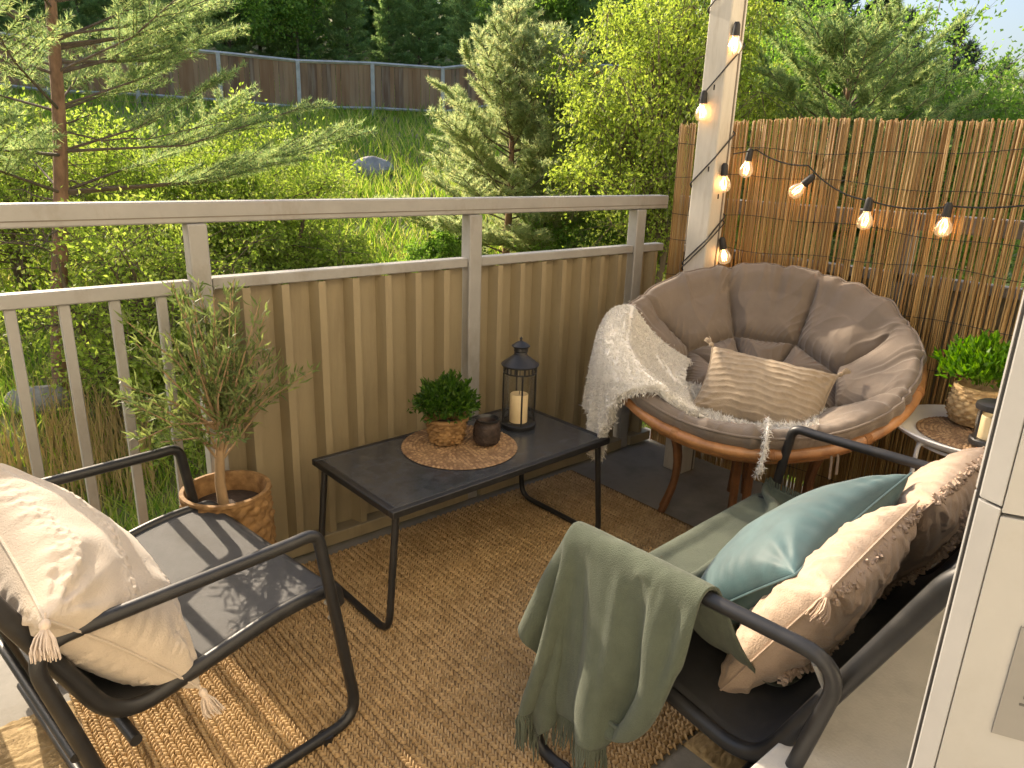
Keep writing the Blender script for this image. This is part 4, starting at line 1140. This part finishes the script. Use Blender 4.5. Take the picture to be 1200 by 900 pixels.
PMn = np.array(PM); PMin = np.array(PMi)
def papasan_collide(P):
    L = P @ PMin[:3, :3].T + PMin[:3, 3]; m = np.zeros(P.shape[:2], bool)
    r = np.hypot(L[..., 0], L[..., 1]); zt = cushion_top(np.minimum(r, .49)) + .032
    hit = (r < .49) & (L[..., 2] < zt) & (L[..., 2] > zt - .25)
    L[..., 2] = np.where(hit, zt, L[..., 2]); m |= hit
    er = np.stack([L[..., 0], L[..., 1]], -1) / np.maximum(r, 1e-9)[..., None]
    dr = r - .478; dz = L[..., 2] - .0; l = np.hypot(dr, dz); rad = .082
    h2 = (l < rad) & (r >= .46)
    k = np.where(h2, (rad - l) / np.maximum(l, 1e-9), 0)
    L[..., 0] += er[..., 0] * dr * k; L[..., 1] += er[..., 1] * dr * k; L[..., 2] += dz * k; m |= h2
    # bowl outside
    h3 = (r < .56) & (L[..., 2] < -.02) & (r > .40) & (L[..., 2] > -.3)
    push = np.where(h3, .56 - r, 0); L[..., 0] += er[..., 0] * push; L[..., 1] += er[..., 1] * push; m |= h3
    W = L @ PMn[:3, :3].T + PMn[:3, 3]
    wl = W[..., 1] > 2.13; W[..., 1] = np.where(wl, 2.13, W[..., 1])
    return W, m

def sherpa():
    # direction of the rim spot it hangs over, in chair coordinates
    spot = PMi @ Vector((2.02, 1.72, .62)); a0 = math.atan2(spot.y, spot.x)
    er = Vector((cos(a0), sin(a0), 0)); et = Vector((-sin(a0), cos(a0), 0))
    nx, ny = 58, 36; Lx, Ly = .63, .47
    U, Vv = np.meshgrid(np.linspace(0, 1, nx), np.linspace(0, 1, ny), indexing='ij')
    flat = np.stack([U * Lx, Vv * Ly, np.zeros_like(U)], -1)
    rr = .17 + U * Lx; tt = (Vv - .5) * Ly * .94 
    lz = .13 + .02 * np.sin(Vv * 8 + U * 3)
    E, T = np.array(er), np.array(et)
    Pl = rr[..., None] * E + tt[..., None] * T + lz[..., None] * np.array([0, 0, 1.])
    # skew so the inner end drifts towards the front of the seat
    Pl += ((1 - U) * SH_SKEW)[..., None] * T
    P = Pl @ PMn[:3, :3].T + PMn[:3, 3]
    P = drape(P, papasan_collide, steps=330, iters=7, h=flat, bend=.5)
    t = empty('sherpa_throw', P.reshape(-1, 3).mean(0)); tag(t, 'fluffy white sherpa throw hung over the left rim of the papasan chair', 'throw')
    O = np.array(t.location)
    o = np_mesh('cloth', (P - O).reshape(-1, 3), grid_faces(nx, ny), M_['sherpa'], t)
    sm = o.modifiers.new('sub', 'SUBSURF'); sm.levels = sm.render_levels = 1
    so_ = o.modifiers.new('thick', 'SOLIDIFY'); so_.thickness = .03; so_.offset = 0
    Q, N_ = sample_grid(P - O, 130000, 2); N_ = np.where((N_ @ np.array([-.4, -.4, .8]))[:, None] > 0, N_, -N_)
    fibres('pile', Q + N_ * .013, N_, .0065, .0017, M_['sherpa'], t, 1, .8, .3)
    # shaggy edges
    E_ = np.concatenate([P[:, 0], P[:, -1], P[-1]]) - O; k = np.repeat(np.arange(len(E_)), 40)
    c = P.reshape(-1, 3).mean(0) - O
    D = np.zeros((len(k), 3)); D[:, 2] = -.8
    fibres('fringe', E_[k] + np.random.default_rng(1).normal(size=(len(k), 3)) * .007, D, .013, .0016, M_['sherpa'], t, 4, .7, .2)
SH_SKEW = .10
sherpa()

def seat_fleece():
    """small fleece under the cushion, with a strand that hangs over the front rim"""
    nx, ny = 40, 24
    U, Vv = np.meshgrid(np.linspace(-1, 1, nx), np.linspace(-1, 1, ny), indexing='ij')
    X = U * .24 * (1 - .12 * Vv ** 2) + .015 * np.sin(Vv * 5); Y = -.23 + Vv * .13 + .012 * np.sin(U * 7)
    Z = cushion_top(np.hypot(X, Y)) + .026 + .006 * np.sin(U * 9 + Vv * 4)
    P = np.stack([X, Y, Z], -1) @ PMn[:3, :3].T + PMn[:3, 3]
    t = empty('fleece', P.reshape(-1, 3).mean(0)); tag(t, 'thin cream fleece under the sand cushion, one shaggy tail over the front rim', 'fleece'); O = np.array(t.location)
    o = np_mesh('cloth', (P - O).reshape(-1, 3), grid_faces(nx, ny), M_['sherpa'], t)
    so_ = o.modifiers.new('thick', 'SOLIDIFY'); so_.thickness = .012
    Q, N_ = sample_grid(P - O, 14000, 5); N_ = np.where(N_[:, 2:3] > 0, N_, -N_)
    fibres('pile', Q, N_, .016, .0011, M_['sherpa'], t, 6, 1.2, .3)
    path = [PM @ Vector(p) for p in ((.08, -.36, .0), (.085, -.43, .045), (.09, -.50, .065), (.09, -.54, .03), (.085, -.555, -.03), (.078, -.555, -.06))]
    path = smooth_path(path, .03, 5)
    MB().tube([p - Vector(O) for p in path], [.004] * (len(path) - 1) + [.003], 8).build('tail', M_['sherpa'], t)
    A = np.array([p for p in path]); k = np.random.default_rng(3).integers(0, len(A), 900)
    n_ = np.random.default_rng(4).normal(size=(len(k), 3)); n_ /= np.linalg.norm(n_, axis=1, keepdims=True)
    fibres('tail_pile', A[k] - O + n_ * .003 + np.random.default_rng(5).normal(size=(len(k), 3)) * .004, n_, .010, .0011, M_['sherpa'], t, 7, .5, .9)
seat_fleece()

# lumbar cushion on the papasan
def knit_rows(U, V):
    w_ = np.sin(V * 36 + 1.0 * np.sin(U * 6) + .8 * np.sin(U * 13 + V * 3)); return .0042 * np.maximum(0, w_) * (1.0 + .6 * smooth_noise(np.stack([U, V], -1).reshape(-1, 2), 60, 3, 1).reshape(U.shape))
lc = PM @ Vector((PPX, PPY, PPZ)) if 'PPX' in globals() else PM @ Vector((.045, -.165, -.062))
xd = pu; yd = (pv * .94 + pn * .34)
M = basis(lc, xd + pn * -.06 + pv * -.10, yd)
pp_, top = pillow('cushion', 'sand coloured ribbed lumbar cushion lying in the papasan chair', M, .43, .28, .14, M_['knit'], seed=33, wr=.005, tufts=knit_rows, puff=.5, n=72)
for i, (a, b) in enumerate(((0, 0), (-1, 0), (0, -1), (-1, -1))):
    s = Vector((1 if a else -1, 1 if b else -1, 0)); tassel(pp_, top[a, b], s, .028, .012, M_['knit'], 34, 40 + i)

# ------------------------------------------------------------------ outdoors
def at(px, py, d):
    """point on the ray through photo pixel (px,py) at horizontal distance d (used only to find where things stand)"""
    r = Rw @ np.array([px - 600., py - 450., 850.]); r = r / np.hypot(r[0], r[1]); return np.array([0, 0, H]) + r * d
def gxy(px, d):
    p = at(px, 170, d); return float(p[0]), float(p[1]), float(ground_z(p[0], p[1]))

def needle_tufts(P, D, L, k, Wd, r, spread=.55):
    n = len(P); P = np.repeat(P, k, 0); D = np.repeat(D, k, 0); D = D / np.linalg.norm(D, axis=1, keepdims=True)
    D = D + r.normal(size=D.shape) * spread; D /= np.linalg.norm(D, axis=1, keepdims=True)
    S = np.cross(D, r.normal(size=D.shape)); S /= np.linalg.norm(S, axis=1, keepdims=True)
    l = L * r.uniform(.7, 1.2, len(P))[:, None]
    V = np.stack([P - S * Wd / 2, P + S * Wd / 2, P + D * l], 1).reshape(-1, 3)
    return V, np.arange(len(P))[:, None] * 3 + np.array([[0, 1, 2]])

def pine(label, base, h, bare, Lmax, m, group=None, seed=0, trunk_r=.11, lean=(0, 0), whorl=.38, nb=6, tuft=.085, kn=9, wn=.012, dens=1.0, shape='cone', trunk_m=None, name='pine_tree', dead=0, dirs=None, cat='tree', stems=1, spr=.85):
    r = np.random.default_rng(seed); t = empty(name, base); tag(t, label, cat, group)
    tm = MB(); lm = MB(); P = []; D = []
    for sidx in range(stems):
        ox = Vector((0, 0, 0)) if sidx == 0 else Vector((.55, -.46, 0)); hh = h * (1 if sidx == 0 else .93)
        ax = lambda z: ox + Vector((lean[0] * z / h + .04 * sin(z * 1.3 + seed), lean[1] * z / h + .04 * cos(z * 1.1 + seed), z))
        zs = np.linspace(-.2, hh, 16)
        tm.tube([ax(z) for z in zs], [trunk_r * (1 - .9 * max(0, z) / hh) + .008 for z in zs], 9)
        z = bare
        while z < hh * .985:
            f = (z - bare) / (hh - bare)
            if shape == 'cone': L = Lmax * (1 - f) ** .75 * (1 if f > .12 else .75 + 2 * f) + .12
            elif shape == 'round': L = Lmax * math.sqrt(max(.02, 1 - (2 * f - .85) ** 2 if f > .42 else 1 - (1.1 * (f - .42)) ** 2)) * (1 if f < .95 else .7)
            else: L = Lmax * (1 - .5 * f)
            n = nb if f < .8 else max(3, nb - 2)
            a0 = r.uniform(0, 6.28)
            for b in range(n):
                if r.random() < .1: continue
                a = a0 + 2 * pi * b / n + r.normal() * .25
                if dirs is not None and r.random() < .4: a = r.normal(dirs[0], dirs[1])
                el = radians(r.uniform(5, 30)) * (1 if shape == 'cone' else .8) + radians(35) * f
                l = L * r.uniform(.65, 1.12); d = Vector((cos(a) * cos(el), sin(a) * cos(el), sin(el)))
                p0 = ax(z + r.normal() * .06); p1 = p0 + d * l * .5 + Vector((0, 0, -.05 * l)); p2 = p0 + d * l + Vector((0, 0, .03 * l))
                lm.tube([p0, p1, p2], [.010 + .013 * l / max(Lmax, .1) * trunk_r / .11, .010, .004], 5, caps=False)
                side = d.cross(Vector((0, 0, 1))).normalized()
                m_ = int(3 + 7 * l * dens)
                for q in range(m_):
                    g = r.uniform(.28, 1.0); pb = p0.lerp(p1, g * 2) if g < .5 else p1.lerp(p2, g * 2 - 1)
                    s = side * r.choice([-1, 1]) * .8 + d * .8 + Vector((0, 0, r.uniform(-.05, .45)))
                    tl = l * .30 * (1.15 - g * .6) * r.uniform(.5, 1.2) + .05; e = pb + s.normalized() * tl
                    lm.tube([pb, e], [.005, .002], 4, caps=False)
                    nt_ = max(2, int(tl / .05 * dens))
                    for w_ in range(nt_):
                        P.append(pb.lerp(e, (w_ + .6) / nt_)); D.append(s.normalized() + Vector((0, 0, .35)))
                P.append(p2); D.append(d + Vector((0, 0, .4)))
            z += whorl * r.uniform(.75, 1.25) * (1 - .3 * f)
        P.append(ax(hh)); D.append(Vector((0, 0, 1)))
    for i in range(dead):      # bare dead twigs low on the trunk
        z = r.uniform(.25 * bare, bare * 1.3 + .3); a = r.uniform(0, 6.28); l = r.uniform(.5, 1.5); p0 = ax(z); pts = [p0]
        d = Vector((cos(a), sin(a), r.uniform(-.25, .2)))
        for q in range(4): pts.append(pts[-1] + d * l / 4 + Vector(r.normal(size=3)) * .05 * l)
        lm.tube(pts, [.014, .011, .009, .006, .003], 5, caps=False)
        for q in range(4):
            b = pts[r.integers(1, 4)]; lm.tube([b, b + (d + Vector(r.normal(size=3)) * .7) * l * .3, b + (d + Vector(r.normal(size=3)) * .8) * l * .45], [.006, .004, .002], 4, caps=False)
    tm.build('trunk', trunk_m or M_['pine_bark'], t); lm.build('limbs', M_['bark'], t)
    V, F = needle_tufts(np.array(P), np.array(D), tuft, kn, wn, r, spr)
    np_mesh('crown', V, F, m, t, smooth=False)
    return t

def broadleaf(label, base, h, R, cz, m, nclump=60, nleaf=260, leaf=.06, seed=0, group=None, name='tree', stem_r=.06, squash=1.0, cat='tree', clump=.35, bark=None, droop=0., multi=1, hollow=.25):
    r = np.random.default_rng(seed); t = empty(name, base); tag(t, label, cat, group)
    tm = MB(); lm = MB(); P = []; D = []
    c = Vector((0, 0, cz))
    for k in range(multi):
        o = Vector((r.normal() * .25, r.normal() * .25, 0)) if multi > 1 else Vector((0, 0, 0)); top = Vector((o.x * 2 + r.normal() * .15, o.y * 2 + r.normal() * .15, min(h, cz + R * squash * .6)))
        pts = [o + Vector((0, 0, -.2)), o.lerp(top, .35) + Vector((r.normal() * .05, r.normal() * .05, 0)), o.lerp(top, .7) + Vector((r.normal() * .08, r.normal() * .08, 0)), top]
        tm.tube(pts, [stem_r, stem_r * .75, stem_r * .45, stem_r * .15], 8)
    for i in range(nclump):
        d = r.normal(size=3); d /= np.linalg.norm(d); rad = (hollow + (1 - hollow) * r.random() ** .55) * (1 + .22 * r.normal())
        q = Vector((d[0] * R * rad, d[1] * R * rad, cz + d[2] * R * squash * rad))
        if q.z < .05: q.z = .05 + abs(q.z) * .3
        b = Vector((q.x * .12, q.y * .12, max(.1, cz * .35 + .45 * (q.z - .3 * cz))))
        mid = b.lerp(q, .55) + Vector((0, 0, .10 * R))
        lm.tube([b, mid, q], [stem_r * .28, stem_r * .16, .003], 5, caps=False)
        cs = clump * R * r.uniform(.55, 1.2)
        n = int(nleaf * r.uniform(.5, 1.4))
        pts = r.normal(size=(n, 3)) * np.array([cs, cs, cs * .7]) * .55
        # leaves sit along little twigs
        tw = r.normal(size=(9, 3)); tw /= np.linalg.norm(tw, axis=1, keepdims=True)
        w_ = r.integers(0, 9, n); f = r.random(n)
        pts = pts * .45 + tw[w_] * (f * cs * 1.3)[:, None] - np.array([0, 0, 1.]) * (droop * cs * f ** 2)[:, None]
        for g in range(9):
            e = q + Vector(tw[g] * cs * 1.25) - Vector((0, 0, droop * cs)); lm.tube([q, q.lerp(e, .5) + Vector((0, 0, .04 * cs)), e], [.005, .004, .0015], 3, caps=False)
        P.append(pts + np.array(q)); D.append(tw[w_] * .6 + r.normal(size=(n, 3)) * .7 - np.array([0, 0, droop]))
    P = np.concatenate(P); D = np.concatenate(D)
    V, F = leaf_quads(P, D, leaf * r.uniform(.6, 1.2, len(P)), leaf * .62 * r.uniform(.7, 1.1, len(P)), r, .15)
    tm.build('trunk', bark or M_['bark'], t); lm.build('limbs', bark or M_['bark'], t)
    np_mesh('crown', V, F, m, t, smooth=False)
    return t

def copy_tree(o, loc, rz, s=1.0):
    c = o.copy(); COL.objects.link(c); c.location = loc; c.rotation_euler = (0, 0, rz); c.scale = (s, s, s)
    for ch in list(o.children):
        k = ch.copy(); COL.objects.link(k); k.parent = c
    return c

# --- plank fence on the slope
def plank_fence():
    d = 28.0; a, b = at(-160, 150, d), at(735, 150, d + 1)
    n = 10; pts = [a + (b - a) * i / n for i in range(n + 1)]
    t = empty('plank_fence', (a[0], a[1], ground_z(a[0], a[1]))); tag(t, 'weathered brown plank fence with grey posts running across the grassy slope', 'fence'); O = Vector(t.location)
    hgt = 1.62
    for i in range(n):
        p, q = pts[i], pts[i + 1]; zp, zq = float(ground_z(p[0], p[1])), float(ground_z(q[0], q[1]))
        dx = Vector((q[0] - p[0], q[1] - p[1], zq - zp)); L = dx.length; k = int(L / .145); nrm = Vector((-dx.y, dx.x, 0)).normalized()
        mb = MB(); ang = math.atan2(dx.y, dx.x)
        for j in range(k):
            f = (j + .5) / k; c = Vector((p[0], p[1], zp)) + dx * f - O
            h0 = .22 + rng.normal() * .01; h1 = hgt - .05
            mb.box((c.x + nrm.x * rng.uniform(-.012, .012), c.y + nrm.y * rng.uniform(-.012, .012), c.z + (h0 + h1) / 2), (L / k * rng.uniform(.95, 1.0), .022, h1 - h0), Matrix.Rotation(ang, 3, 'Z'))
        mb.build('planks', M_['plank'], t, smooth=False)
        P0 = Vector((p[0], p[1], zp)) - O - nrm * .03 if nrm.y > 0 else Vector((p[0], p[1], zp)) - O + nrm * .03
        mb = MB(); mb.box((P0.x, P0.y, P0.z + hgt / 2 - .1), (.12, .12, hgt + .2), Matrix.Rotation(ang, 3, 'Z')); mb.build('post', M_['fence_post'], t, smooth=False)
        off = -nrm if nrm.y > 0 else nrm
        for zz, th in ((hgt, .07), (.25, .06)):
            A = Vector((p[0], p[1], zp + zz)) - O + off * .03; B = A + dx
            MB().tube([A, B], th * .75, 4).build('rail', M_['fence_post'], t, smooth=False)
plank_fence()

# --- boulders
def boulder(label, px, py, d, s):
    p = at(px, py, d); z = ground_z(p[0], p[1]); r = np.random.default_rng(int(px))
    n, m = 22, 14; th = np.linspace(0, 2 * pi, n, endpoint=False); ph = np.linspace(.02, pi - .02, m); T, P = np.meshgrid(th, ph)
    dd = np.stack([np.sin(P) * np.cos(T), np.sin(P) * np.sin(T), np.cos(P)], -1).reshape(-1, 3)
    k = np.zeros(len(dd)) + 1
    for _ in range(14):
        q = r.normal(size=3); q /= np.linalg.norm(q); k = np.minimum(k, r.uniform(.72, 1) / np.maximum(dd @ q, .05))
    V = dd * np.clip(k, .4, 1.1)[:, None] * np.array([s, s * .8, s * .62])
    i, j = np.meshgrid(np.arange(m - 1), np.arange(n), indexing='ij'); F = np.stack([i * n + j, (i + 1) * n + j, (i + 1) * n + (j + 1) % n, i * n + (j + 1) % n], -1).reshape(-1, 4)
    o = np_mesh('boulder', V, F, M_['stone'], None, smooth=False); o.location = (p[0], p[1], float(z) + s * .15); tag(o, label, 'rock')
boulder('grey boulder lying in the grass of the slope below the fence', 437, 193, 20.3, .62)
boulder('grey stone at the foot of the orange pine behind the bars', 42, 455, 10.3, .38)

# --- near trees
x, y, z = gxy(30, 10.6)
pine('tall pine with orange bark and sprawling boughs left of the balcony', (x, y, z), 8.0, 2.5, 3.2, M_['lf_pine'], seed=4, trunk_r=.105, lean=(.75, -.55), whorl=.42, nb=6, tuft=.085, kn=11, wn=.010, dens=1.15, shape='flat', dead=16, dirs=(.35, .5))
x, y, z = gxy(258, 12.6)
broadleaf('big yellow green bush in full leaf below the fence slope', (x, y, z), 3.0, 1.75, 1.35, M_['lf_bush'], 170, 380, .07, 3, name='leafy_bush', squash=.80, cat='bush', multi=4, clump=.30)
x, y, z = gxy(385, 11.8)
broadleaf('smaller yellow green bush at the right end of the thicket', (x, y, z), 1.5, .85, .62, M_['lf_bush'], 80, 300, .07, 5, name='leafy_bush', squash=.85, cat='bush', multi=3, clump=.32)
x, y, z = gxy(150, 10.0)
broadleaf('loose small-leaved shrub seen through the railing bars by the orange pine', (x, y, z), 2.6, 1.45, 1.5, M_['lf_bush'], 90, 190, .065, 7, name='leafy_bush', squash=.8, cat='bush', multi=3, clump=.34)
for px_, d_, lb, hh, rr_ in ((230, 9.6, 'low bright green bush right below the railing beside the first post', 1.7, 1.1), (340, 10.2, 'low green bush in front of the thicket below the mid rail', 1.6, 1.15), (520, 13.0, 'low green shrub at the foot of the young pale pine', .9, .6), (690, 13.0, 'low green shrub between the young pine and the birch', 1.6, 1.1)):
    x, y, z = gxy(px_, d_)
    broadleaf(lb, (x, y, z), hh, rr_, hh * .5, M_['lf_bush'] if px_ < 400 else M_['lf_green'], 70, 300, .07, int(px_), name='leafy_bush', squash=.75, cat='bush', multi=3, clump=.32)
x, y, z = gxy(20, 13.5)
broadleaf('yellow green bush behind the orange pine at the left edge', (x, y, z), 3.0, 1.7, 1.4, M_['lf_bush'], 80, 260, .075, 9, name='leafy_bush', squash=.85, cat='bush', multi=3)
x, y, z = gxy(598, 13.6)
pine('young two-stemmed pale green pine in the middle of the slope', (x, y, z), 4.65, .55, 2.25, M_['lf_pine_light'], seed=12, trunk_r=.075, whorl=.27, nb=7, tuft=.095, kn=13, wn=.012, dens=1.5, shape='cone', stems=2)
x, y, z = gxy(775, 11.6)
broadleaf('yellow green birch in fresh leaf behind the timber column', (x, y, z), 7, 1.55, 3.7, M_['lf_birch'], 210, 240, .066, 13, name='birch_tree', squash=1.75, clump=.25, droop=.7, stem_r=.07, hollow=.15)
x, y, z = gxy(672, 17)
broadleaf('orange tinted maple sapling beside the young pale pine', (x, y, z), 3.3, .42, 3.05, M_['lf_orange'], 16, 110, .09, 15, name='maple_sapling', squash=1.5, stem_r=.03)
x, y, z = gxy(985, 12.5)
pine('broad bushy green pine rising behind the reed screen', (x, y, z), 5.3, .6, 2.0, M_['lf_pine'], seed=21, trunk_r=.10, whorl=.33, nb=7, tuft=.10, kn=12, wn=.014, dens=1.4, shape='round')
x, y, z = gxy(1085, 14.5)
broadleaf('rounded green tree right of the bushy pine behind the screen', (x, y, z), 5.3, 2.0, 3.3, M_['lf_green'], 180, 320, .085, 17, name='broadleaf_tree', squash=.9)
x, y, z = gxy(905, 15.0)
broadleaf('green tree standing between the birch and the bushy pine', (x, y, z), 6, 2.0, 3.2, M_['lf_green'], 160, 320, .085, 18, name='broadleaf_tree', squash=1.1)
x, y, z = gxy(1175, 17)
pine('dark green pine at the right end behind the screen', (x, y, z), 5.2, .5, 2.2, M_['lf_pine'], seed=25, trunk_r=.09, whorl=.4, nb=7, tuft=.16, kn=8, wn=.02, dens=.8, shape='round')
for px_, d_, lb in ((285, 34, 'light green tree at the forest edge above the left part of the fence'), (440, 37, 'light green tree among the dark pines above the middle of the fence'), (735, 36, 'light green tree at the forest edge beyond the birch')):
    x, y, z = gxy(px_, d_)
    broadleaf(lb, (x, y, z), 5, 1.9, 3.2, M_['lf_green'], 60, 200, .17, px_, name='broadleaf_tree', squash=1.1)
x, y, z = gxy(355, 31)
broadleaf('bright green broadleaf tree just beyond the plank fence', (x, y, z), 6, 2.2, 3.6, M_['lf_green'], 80, 240, .16, 19, name='broadleaf_tree', squash=1.2)
x, y, z = gxy(655, 33)
broadleaf('light green tree at the forest edge behind the young pine', (x, y, z), 7, 2.3, 4.2, M_['lf_green'], 80, 240, .16, 20, name='broadleaf_tree', squash=1.3)

# --- forest beyond the fence (copies of three kinds) and the far tree line
def forest():
    G = 'dark pines beyond the plank fence'; LBL = 'dark pine among the dense woodland beyond the plank fence'
    protos = [pine(LBL, (0, 0, 0), hh, 1.2, 2.4, M_['lf_forest'], G, seed=40 + i, trunk_r=.15, whorl=.5, nb=7, tuft=.30, kn=7, wn=.05, dens=.7, trunk_m=M_['bark'], shape='flat') for i, hh in enumerate((9.5, 8.5, 10.0))]
    r = np.random.default_rng(8); i = 0
    for row, (d, n) in enumerate(((32, 24), (36, 24), (41, 26), (47, 26))):
        for k in range(n):
            px = -120 + (1020 + 30 * row) * (k + .5 * (row % 2) + r.uniform(-.25, .25)) / (n - 1)
            X, Y, Z = gxy(px, d + r.uniform(-1.2, 1.2)); s = r.uniform(.85, 1.12) * (.44, .52, .56, .66)[row]; rz = r.uniform(0, 6.28)
            if i < 3: o = protos[i]; o.location = (X, Y, Z); o.rotation_euler = (0, 0, rz); o.scale = (s, s, s)
            else: copy_tree(protos[i % 3], (X, Y, Z), rz, s)
            i += 1
    G2 = 'far bluish conifers on the right skyline'; L2 = 'far hazy conifer on the right hand skyline'
    protos = [pine(L2, (0, 0, 0), hh, .5, 2.4, M_['lf_far'], G2, seed=60 + i, trunk_r=.2, whorl=.7, nb=6, tuft=.5, kn=6, wn=.09, dens=.5, shape='cone', name='conifer') for i, hh in enumerate((9.5, 8))]
    i = 0
    for row, (d, n) in enumerate(((48, 12), (60, 14))):
        for k in range(n):
            px = 880 + 440 * (k + r.uniform(-.4, .4)) / (n - 1)
            X, Y, Z = gxy(px, d + r.uniform(-3, 3)); tgt = np.interp(px, [880, 1000, 1100, 1200, 1400], [12.5, 10.5, 8.3, 7.0, 6.5]) * d / 54 * r.uniform(.85, 1.12); rz = r.uniform(0, 6.28)
            if i < 2: o = protos[i]; o.location = (X, Y, Z); o.rotation_euler = (0, 0, rz); s = tgt / 9; o.scale = (s, s, s)
            else: copy_tree(protos[i % 2], (X, Y, Z), rz, tgt / 9)
            i += 1
forest()

# --- grass
def grass():
    r = np.random.default_rng(9); n = 150000
    az = np.radians(r.uniform(16, 92, n)); d = 6.5 + 24 * r.random(n) ** 1.25
    X = d * np.cos(az); Y = d * np.sin(az); Z = ground_z(X, Y)
    c = smooth_noise(np.stack([X, Y], -1), 1.3, 3, 3); keep = r.random(n) < .55 + .45 * c; X, Y, Z, d = X[keep], Y[keep], Z[keep], d[keep]; n = len(X)
    P = np.stack([X, Y, Z], -1); D = r.normal(size=(n, 3)) * .45; D[:, 2] = 1; S = np.cross(D, r.normal(size=(n, 3))); S /= np.linalg.norm(S, axis=1, keepdims=True)
    Ln = (.16 + .012 * d) * r.uniform(.5, 1.3, n); W = (.010 + .0016 * d)
    V = np.stack([P - S * W[:, None] / 2, P + S * W[:, None] / 2, P + D * Ln[:, None]], 1).reshape(-1, 3)
    o = np_mesh('grass', V, np.arange(n)[:, None] * 3 + np.array([[0, 1, 2]]), M_['grass'], None, smooth=False); tag(o, 'sunlit green grass covering the slope and lawn', 'grass', kind='stuff')
    # dry straw stalks near the foot of the pine
    n = 560; b = np.array([at(px, 300, dd)[:2] for px, dd in zip(r.uniform(-60, 150, n), r.uniform(8.2, 9.6, n))])
    c = smooth_noise(b, 3, 5, 2); b = b[c > -.25]; n = len(b)
    mb = MB()
    for q in b:
        zz = float(ground_z(q[0], q[1])); h = r.uniform(.35, 1.0); l = r.normal(size=2) * .09
        mb.tube([(q[0], q[1], zz), (q[0] + l[0] * .4, q[1] + l[1] * .4, zz + h * .6), (q[0] + l[0], q[1] + l[1], zz + h)], [.0055, .004, .0015], 3, caps=False)
    o = mb.build('dry_grass', M_['dry_grass'], None); tag(o, 'tall dry straw stalks standing below the railing bars', 'grass', kind='stuff')
grass()
